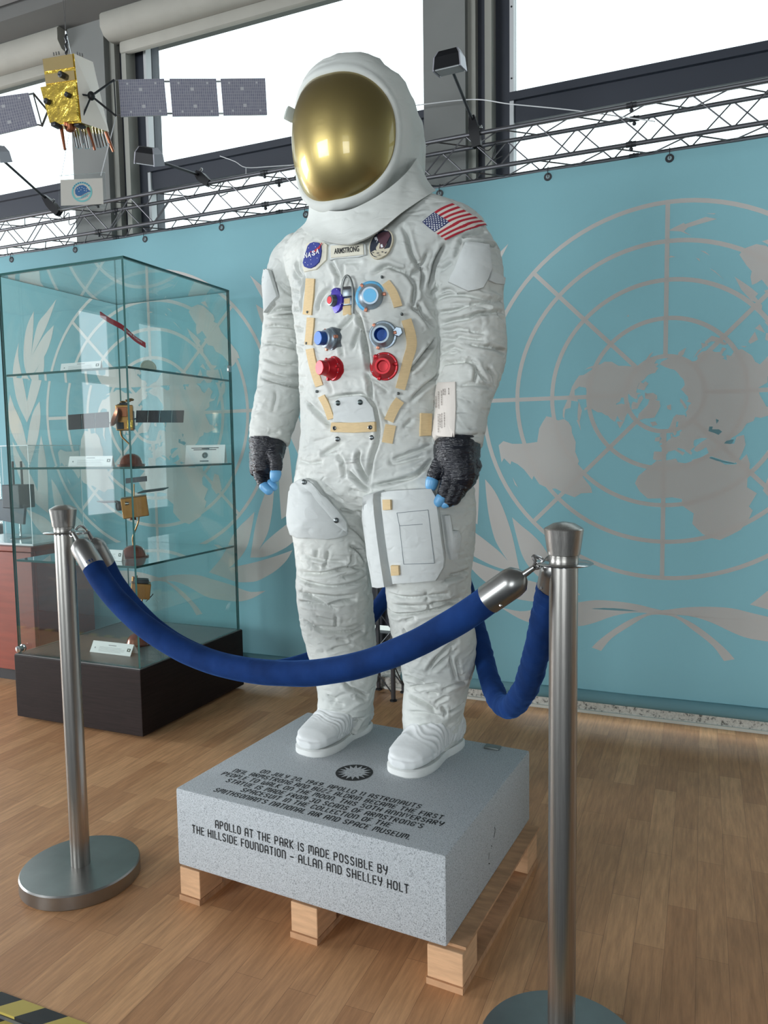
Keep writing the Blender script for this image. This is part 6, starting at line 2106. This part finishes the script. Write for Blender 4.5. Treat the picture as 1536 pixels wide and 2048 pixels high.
def sign_card(label, pa, pb, Y, z, hgt, title=True, flagm=True, rotz=0.0, tilt=14, logo=False):
    """folded card: front face leaning back, from pixel column pa to pb at depth Y, standing on z"""
    A, B = at_y((pa, 1000), Y), at_y((pb, 1000), Y)
    w = B.x-A.x
    r = root('sign_card', ((A.x+B.x)/2, Y, z), label, 'sign', 'white name cards in the cabinet')
    Mt = Matrix.Translation(((A.x+B.x)/2, Y, z+0.0005)) @ Matrix.Rotation(rotz, 4, 'Z')
    tl = math.radians(tilt)
    Fm = Mt @ Matrix.Rotation(-tl, 4, 'X')
    MB().box((-w/2, -0.001, 0), (w/2, 0.0, hgt/math.cos(tl)), 0, Fm).build('card', [M['white_paper']], r, smooth=False)
    Bm = Mt @ Matrix.Translation((0, 2*hgt*math.tan(tl), 0)) @ Matrix.Rotation(tl, 4, 'X')
    MB().box((-w/2, 0, 0), (w/2, 0.001, hgt/math.cos(tl)), 0, Bm).build('back_leaf', [M['white_paper']], r, smooth=False)
    t = MB()

    def bar(x0, x1, y0, y1):
        t.box((x0*w, -0.0016, y0*hgt), (x1*w, -0.0011, y1*hgt), 0, Fm)
    rr = random.Random(int(pa))
    bar(-0.09, 0.10, 0.80, 0.88)
    if logo:
        bar(-0.36, 0.34, 0.84, 0.88)
        bar(-0.30, 0.28, 0.74, 0.78)
        bar(-0.12, 0.10, 0.10, 0.15)
    else:
        for k in range(4):
            bar(-0.30, 0.30+rr.uniform(-0.06, 0.03), 0.60-0.13*k, 0.625-0.13*k)
        bar(-0.415, -0.39, 0.42, 0.56)
    t.build('printed_text', [mat('print_grey', (150, 154, 158), 0.8) if not logo else M['ink']], r, smooth=False)
    g = MB()
    if logo:
        g.lathe([(hgt*0.17, 0), (hgt*0.17, 0.0006), (hgt*0.14, 0.0006), (hgt*0.14, 0)], Fm @ Vector((0, -0.0011, hgt*0.45)), Fm.to_3x3() @ Vector((0, -1, 0)), 24)
        g.lathe([(hgt*0.06, 0), (hgt*0.05, 0.0008), (0.0003, 0.0008)], Fm @ Vector((0, -0.0011, hgt*0.45)), Fm.to_3x3() @ Vector((0, -1, 0)), 12)
        g.build('printed_seal', [mat('seal_grey', (128, 134, 134), 0.7)], r)
    else:
        g.box((0.385*w, -0.0017, 0.42*hgt), (0.46*w, -0.0011, 0.72*hgt), 0, Fm)
        g.build('printed_flag', [mat('flag_green', (30, 66, 58), 0.7)], r, smooth=False)
        MB().lathe([(0.0035, 0), (0.003, 0.0004)], Fm @ Vector((0.425*w, -0.0018, 0.57*hgt)), Fm.to_3x3() @ Vector((0, -1, 0)), 12).build('printed_crescent', [M['white_paper']], r)
    return r


sign_card('white name card at the front left of the top shelf', 133, 212, 2.36, SH[2], 0.036)
sign_card('white name card with small flag, left of the winged model on the middle shelf', 140, 226, 2.40, SH[1], 0.042)
sign_card('squarish white card with round seal at the right of the middle shelf', 378, 446, 2.90, SH[1], 0.085, rotz=0.25, logo=True)
sign_card('white name card with small flag, partly behind the rope end on the lower shelf', 175, 238, 2.40, SH[0], 0.044)
sign_card('white name card lying in front on the cabinet floor', 165, 247, 2.42, BZ, 0.044, tilt=30)

# ------------------------------------------------------------------ red-brown cupboard at the left edge with a cased model
redw = mat('red_brown_laminate', (122, 52, 34), 0.45, noise_amt=0.12, nscale=6, stretch=(1, 1, 8))
rc_ = root('cupboard', (-3.35, 2.88, 0), 'red-brown wooden cupboard at the left edge, behind the glass cabinet', 'cupboard')
MB().box((-3.75, 2.665, 0.065), (-2.97, 3.03, 0.665)).build('carcass', [redw], rc_, smooth=False)
MB().box((-3.76, 2.63, 0.665), (-2.955, 3.04, 0.69), 0, None, 0.003).build('top', [redw], rc_, smooth=False)
for a, b in ((-3.745, -3.363), (-3.357, -2.975)):
    dd = MB().box((a, 2.645, 0.07), (b, 2.664, 0.66), 0, None, 0.002).build('door', [redw], rc_, smooth=False)
    xh = b-0.04 if a < -3.5 else a+0.04
    MB().tube([(xh, 2.645, 0.36), (xh, 2.622, 0.365), (xh, 2.622, 0.475), (xh, 2.645, 0.48)], 0.005, 8).build('handle', [M['chrome']], dd)
MB().box((-3.72, 2.69, 0.0), (-3.0, 3.02, 0.065)).build('plinth', [M['black']], rc_, smooth=False)
ac = root('acrylic_case', (-3.25, 2.84, 0.69), 'clear acrylic case on the red-brown cupboard', 'case')
aX0, aX1, aY0, aY1, aZ = -3.55, -2.985, 2.67, 3.0, 1.175
AM = [M['acrylic'], M['acrylic_edge']]
MB().box((aX0, aY0, 0.6905), (aX1, aY1, 0.700)).build('case_base', [M['acrylic_edge']], ac, smooth=False)
glass_box('case_panel', (aX0, aY0, 0.7005), (aX1-0.0045, aY0+0.004, aZ), 1, ac, AM)
glass_box('case_panel', (aX1-0.004, aY0, 0.7005), (aX1, aY1, aZ), 0, ac, AM)
glass_box('case_panel', (aX0, aY1-0.004, 0.7005), (aX1-0.0045, aY1, aZ), 1, ac, AM)
glass_box('case_panel', (aX0, aY0+0.0045, 0.7005), (aX0+0.004, aY1-0.0045, aZ), 0, ac, AM)
glass_box('case_top', (aX0, aY0, aZ+0.0004), (aX1, aY1, aZ+0.0044), 2, ac, AM)
sm_ = root('satellite_model', (-3.27, 2.85, 0.70), 'model with tilted dark blue panel inside the acrylic case', 'model')
MB().lathe([(0.05, 0.0005), (0.052, 0.006), (0.012, 0.010), (0.008, 0.012)], (-3.27, 2.85, 0.70), (0, 0, 1), 24).build('stand_foot', [M['chrome']], sm_)
MB().tube([(-3.27, 2.85, 0.71), (-3.27, 2.85, 0.88)], 0.006, 10).build('stand_rod', [M['chrome']], sm_)
pb_ = MB()
qs = [at_y(q, 2.82) for q in ((-60, 985), (49, 1011), (46, 1049), (-60, 1030))]
pb_.add([v for v in qs]+[v+Vector((0.004, 0.012, 0)) for v in qs], [(0, 1, 2, 3), (7, 6, 5, 4), (0, 4, 5, 1), (1, 5, 6, 2), (2, 6, 7, 3), (3, 7, 4, 0)])
pb_.build('solar_wing', [mat('panel_navy', (30, 44, 58), 0.4, noise_amt=0.2, nscale=60)], sm_, smooth=False)
MB().box((-3.33, 2.80, 0.86), (-3.21, 2.90, 0.98), 0, None, 0.004).build('body', [M['dark_metal']], sm_, smooth=False)
for x in (-3.30, -3.24):
    MB().tube([(x, 2.85, 0.98), (x, 2.85, 1.10)], 0.006, 8).build('antenna', [M['black']], sm_)
# ------------------------------------------------------------------ satellite model hanging from the ceiling
HY = 2.0
hub = at_y((183, 200), HY)
vdir = Vector(ray((183, 200))).normalized()
rx = vdir.cross(Vector((0, 0, 1))).normalized()          # picture right
uz = Vector((0, 0, 1))
fy = rx.cross(uz)*-1                                     # away from the viewer, level
SCL = (hub-Vector(EYE)).length/F


def hp(x, y, away=0.0):
    """point at pixel (x, y), pushed a little away from / towards the viewer"""
    b = at_plane((x, y), hub+fy*away, fy)
    return b


sat = root('hanging_satellite', hub-Vector((0, 0, 0.15)), 'hanging satellite model with gold box body and grey solar wings, top left', 'model')
foil = mat('gold_foil_crumpled', (226, 196, 88), 0.25, 0.85, bump=1.0, bscale=24, noise_amt=0.12, nscale=20)
mirror = mat('gold_mirror', (232, 208, 150), 0.12, 0.95)
cream_p = mat('cream_panel', (250, 238, 224), 0.45)
# body corners: front (gold) face and right (cream) face
fl_, fr_, br_ = 0.035, -0.06, 0.07
top = [hp(85, 118, fl_), hp(148, 107, fr_), hp(186, 124, br_)]
bot = [hp(102, 250, fl_), hp(163, 245, fr_), hp(218, 264, br_)]
top.append(top[0]+top[2]-top[1])
bot.append(bot[0]+bot[2]-bot[1])
mb = MB()
mb.add(top+bot, [(0, 1, 5, 4), (1, 2, 6, 5), (2, 3, 7, 6), (3, 0, 4, 7), (0, 3, 2, 1), (4, 5, 6, 7)])
mb.m = [0, 1, 1, 1, 0, 0]
body_ = mb.build('body', [foil, cream_p], sat, smooth=False)
# two mirror bands on the upper gold face
nrm = (top[1]-top[0]).cross(bot[0]-top[0]).normalized()
nrm = nrm if nrm.dot(vdir) < 0 else -nrm


def onface(u, v, l):
    a = top[0].lerp(top[1], u)
    b = bot[0].lerp(bot[1], u)
    return a.lerp(b, v)+nrm*l


for v0, v1 in ((0.0, 0.20), (0.235, 0.385)):
    q = [onface(u, v, l) for l in (0.0002, 0.004) for u, v in ((0.03, v0+.01), (0.97, v0+.01), (0.97, v1), (0.03, v1))]
    MB().add(q, [(0, 1, 2, 3), (7, 6, 5, 4), (0, 4, 5, 1), (1, 5, 6, 2), (2, 6, 7, 3), (3, 7, 4, 0)]).build('mirror_panel', [mirror], sat, smooth=False)
q = [onface(u, v, l) for l in (0.0002, 0.012) for u, v in ((-0.1, 0.44), (0.98, 0.42), (0.97, 0.99), (0.06, 0.99))]
MB().add(q, [(0, 1, 2, 3), (7, 6, 5, 4), (0, 4, 5, 1), (1, 5, 6, 2), (2, 6, 7, 3), (3, 7, 4, 0)]).build('foil_blanket', [foil], sat, smooth=False)
for u, v, s in ((0.62, 0.30, 0.010), (0.80, 0.62, 0.008), (0.12, 0.68, 0.009)):
    MB().lathe([(s, 0), (s, 0.014), (s*0.6, 0.016), (0.0005, 0.014)], onface(u, v, 0.012 if v > .4 else 0.004), nrm, 14).build('sensor', [M['dark_metal']], sat)
# right-hand face step, hub and yokes
MB().ellipsoid(hub-fy*0.03, 0.012, 0.012, 0.014, 14, 8).build('hub', [M['black']], sat)
yk = MB()
h0 = hub-fy*0.03
for a in ((228, 160), (232, 232)):
    yk.tube([h0, hp(*a)], 0.0034, 8)
yk.tube([hp(228, 160), hp(232, 232)], 0.0022, 8)
yk.build('yoke', [M['dark_metal']], sat)
yk = MB()
for a in ((154, 188), (165, 234)):
    yk.tube([h0, hp(a[0], a[1], -0.045)], 0.003, 8)
yk.build('face_strut', [M['dark_metal']], sat)
yk = MB()
hl = hp(96, 222, 0.09)
for a in ((66, 186), (84, 252)):
    yk.tube([hl, hp(a[0], a[1], 0.05)], 0.0034, 8)
yk.tube([hp(66, 186, 0.05), hp(84, 252, 0.05)], 0.0022, 8)
yk.build('yoke', [M['dark_metal']], sat)


def solar_mat():
    m = bpy.data.materials.new('solar_cells')
    m.use_nodes = True
    nt = m.node_tree
    b = nt.nodes['Principled BSDF']
    uv = nt.nodes.new('ShaderNodeUVMap')
    br = nt.nodes.new('ShaderNodeTexBrick')
    br.offset = 0
    br.inputs['Scale'].default_value = 1
    br.inputs['Brick Width'].default_value = 1/22
    br.inputs['Row Height'].default_value = 1/12
    br.inputs['Mortar Size'].default_value = 0.004
    br.inputs['Color1'].default_value = lin((124, 124, 142))
    br.inputs['Color2'].default_value = lin((136, 136, 150))
    br.inputs['Mortar'].default_value = lin((176, 176, 182))
    nt.links.new(uv.outputs[0], br.inputs[0])
    nt.links.new(br.outputs[0], b.inputs['Base Color'])
    b.inputs['Roughness'].default_value = 0.35
    return m


SOL = solar_mat()


def solar(q, name='solar_panel'):
    """q: TL TR BR BL"""
    nn = (q[1]-q[0]).cross(q[3]-q[0]).normalized()*0.003
    nn = nn if nn.dot(vdir) < 0 else -nn
    mb = MB().add([v+nn for v in q]+[v-nn for v in q], [(3, 2, 1, 0), (4, 5, 6, 7), (0, 1, 5, 4), (1, 2, 6, 5), (2, 3, 7, 6), (3, 0, 4, 7)])
    o = mb.build(name, [SOL], sat, smooth=False, recalc=False)
    ul = o.data.uv_layers.new(name='UVMap')
    uvs = {0: (0, 1), 1: (1, 1), 2: (1, 0), 3: (0, 0), 4: (0, 1), 5: (1, 1), 6: (1, 0), 7: (0, 0)}
    for lp in o.data.loops:
        ul.data[lp.index].uv = uvs[lp.vertex_index]
    k = MB()
    for u, v in ((.46, .28), (.5, .74), (.18, .12), (.8, .12), (.22, .88), (.85, .88)):
        s_ = 0.035 if abs(u-.48) < .1 else 0.022
        P4 = []
        for du, dv in ((-s_, -s_*1.2), (s_, -s_*1.2), (s_, s_*1.2), (-s_, s_*1.2)):
            a = q[0].lerp(q[1], u+du)
            b = q[3].lerp(q[2], u+du)
            P4.append(a.lerp(b, v+dv)+nn*1.15)
        k.add(P4, [(0, 1, 2, 3)])
    k.build('cell_marks', [mat('cell_mark', (190, 190, 194), 0.5)], o, smooth=False, recalc=False)
    return o


for tl, tr, b_r, bl in (((237, 160), (328, 158), (335, 231), (242, 234)), ((339, 158), (432, 158), (438, 232), (345, 233)), ((441, 158), (530, 157), (534, 230), (447, 231))):
    solar([hp(*tl), hp(*tr), hp(*b_r), hp(*bl)])
for tl, tr, b_r, bl in (((-45, 200), (57, 186), (75, 251), (-30, 276)),):
    solar([hp(*tl, .06), hp(*tr, .05), hp(*b_r, .05), hp(*bl, .06)])
for a, b in (((328, 163), (340, 163)), ((334, 227), (346, 227)), ((432, 163), (442, 163)), ((437, 227), (448, 227)), ((229, 161), (238, 161)), ((233, 231), (243, 231))):
    MB().tube([hp(*a), hp(*b)], 0.003, 8).build('hinge', [M['chrome']], sat)
for a, b in (((57, 189), (67, 187)), ((73, 249), (84, 251))):
    MB().tube([hp(a[0], a[1], .05), hp(b[0], b[1], .05)], 0.003, 8).build('hinge', [M['chrome']], sat)
# antennas under the body
for i, (x, y, l, aw) in enumerate(((143, 262, 34, .0), (148, 263, 36, .02), (153, 264, 34, .03), (158, 258, 32, -.02), (163, 259, 40, .01), (168, 261, 38, .03), (176, 262, 34, .0), (186, 264, 34, .04), (192, 266, 32, .05), (199, 268, 28, .06), (205, 268, 26, .05))):
    a = hp(x, y-8, aw)
    b = hp(x+9, y-2+l, aw)
    MB().tube([a, b], 0.0036, 8).build('antenna_rod', [M['chrome']], sat)
for x, y, x2, y2 in ((122, 252, 130, 300), (176, 256, 190, 300), (212, 264, 227, 304)):
    MB().tube([hp(x, y), hp(x2, y2)], [0.006, 0.004], 8).build('support_leg', [M['copper']], sat)
MB().lathe([(0.018, 0.012), (0.02, 0.0), (0.013, -0.016), (0.001, -0.02)], hp(140, 252), (0, 0, 1), 18).build('nozzle', [M['copper']], sat)
for a, b in (((104, 246), (122, 256)), ((150, 248), (170, 256))):
    A_, B_ = hp(*a, -0.02), hp(*b, -0.02)
    MB().box((min(A_.x, B_.x), min(A_.y, B_.y)-0.006, min(A_.z, B_.z)), (max(A_.x, B_.x), max(A_.y, B_.y)+0.006, max(A_.z, B_.z)), 0, None, 0.002).build('equipment_box', [M['dark_metal']], sat)
for x, y in ((108, 111), (113, 110), (118, 109), (155, 110), (160, 112), (165, 113)):
    MB().tube([hp(x, y, .02), hp(x-1, y-6, .02)], 0.0022, 6).build('top_pin', [M['chrome']], sat)
# suspension: shackle and wires up to the ceiling
tpc = (top[0]+top[1]+top[2]+top[3])/4
w = MB()
kx = hp(131, 62, .02)
w.tube([tpc+rx*-0.006, kx], 0.002, 6)
w.tube([tpc+rx*0.012, kx], 0.002, 6)
ctop = Vector((kx.x, kx.y, ZC))
w.tube([kx, ctop+rx*0.03], 0.0011, 6)
w.tube([kx, ctop-rx*0.03], 0.0011, 6)
w.build('suspension_wire', [M['chrome']], sat)
sk = MB().tube([kx+Vector((0, 0, -0.01-0.012*k))+rx*0.003*(-1)**k for k in range(7)], 0.0032, 8)
sk.build('shackle', [M['dark_metal']], sat)

# acrylic name plate hanging under it
pl4 = [hp(*q) for q in ((119, 352), (210, 345), (214, 416), (117, 420))]
sgn = root('hanging_sign', (pl4[2]+pl4[3])/2, 'clear acrylic plate with white card and round blue badge, hanging below the satellite', 'sign')


def slab(q, t, off=0.0):
    n_ = -fy
    return MB().add([v+n_*off for v in q]+[v+n_*(off+t) for v in q], [(0, 1, 2, 3), (7, 6, 5, 4), (0, 4, 5, 1), (1, 5, 6, 2), (2, 6, 7, 3), (3, 7, 4, 0)])


sb = slab(pl4, 0.004)
sb.m = [0, 0, 1, 1, 1, 1]
sb.build('acrylic_plate', [M['acrylic'], M['acrylic_edge']], sgn, smooth=False)
cd = slab([hp(*q) for q in ((121, 361), (205, 357), (207, 409), (122, 412.5))], 0.001, 0.0045)
cdo = cd.build('card', [mat('card_warm', (206, 202, 194), 0.7)], sgn, smooth=False)


def disc2(cx, cy, pts, off):
    return [hp(cx+a, cy+b)-fy*off for a, b in pts]


def circ(r, n=40, a0=0, a1=360):
    return [(r*math.cos(math.radians(a0+(a1-a0)*k/n)), r*0.99*math.sin(math.radians(a0+(a1-a0)*k/n))) for k in range(n+1)]


bgm = [mat('badge_teal', (128, 196, 196), 0.7), mat('badge_blue', (64, 108, 158), 0.7), M['white_paper'], mat('card_warm2', (206, 202, 194), 0.7)]
bg_ = MB()
cx, cy = 164, 385
r1, r2 = circ(20.5, 40), circ(17.0, 40)
q1, q2 = disc2(cx, cy, r1, .0060), disc2(cx, cy, r2, .0060)
bg_.add(q1+q2, [(k, k+1, 42+k, 41+k) for k in range(40)], 0)
bg_.poly(disc2(cx, cy, [(-14, -3), (-11, -9), (-5, -13), (2, -14), (8, -11), (13, -4), (19, -1), (13, 0), (4, 4), (-3, 8), (-9, 8), (-13, 4)], .0062), 1)
bg_.poly(disc2(cx, cy, [(-19, 5), (-12, 12), (-4, 11), (6, 5), (14, 1), (20, -2), (14, 4), (6, 9), (-3, 14), (-12, 14)], .0061), 0)
for x, y in ((-9, -6), (-5, -8), (0, -9), (4, -7), (9, -6), (-2, -4), (5, -3), (9, -2), (-6, -1)):
    bg_.poly(disc2(cx, cy, [(x-1, y), (x, y-1), (x+1, y), (x, y+1)], .0064), 2)
bg_.build('round_logo', bgm, cdo, smooth=False, recalc=False)
lt = MB()
for k in range(9):
    t = math.radians(205+k*14)
    x, y = 18.7*math.cos(t), 18.7*math.sin(t)
    lt.poly(disc2(cx, cy, [(x-1.2, y-1.1), (x+1.2, y-1.1), (x+1.2, y+1.1), (x-1.2, y+1.1)], .0063), 0)
for k in range(3):
    for j in range(4):
        x, y = 0+j*3.4, 7+k*2.6-j*1.2
        lt.poly(disc2(cx, cy, [(x-1, y-.5), (x+1, y-.5), (x+1, y+.5), (x-1, y+.5)], .0065), 0)
lt.build('logo_lettering', [bgm[1]], cdo, smooth=False, recalc=False)
MB().tube([hp(202, 352)-fy*0.003, hp(232, 234)], 0.0018, 6).build('hanging_strip', [M['frame_white']], sgn)
MB().tube([hp(123, 354)-fy*0.003, hp(140, 256)], 0.0008, 6).build('hanging_line', [M['acrylic_edge']], sgn)
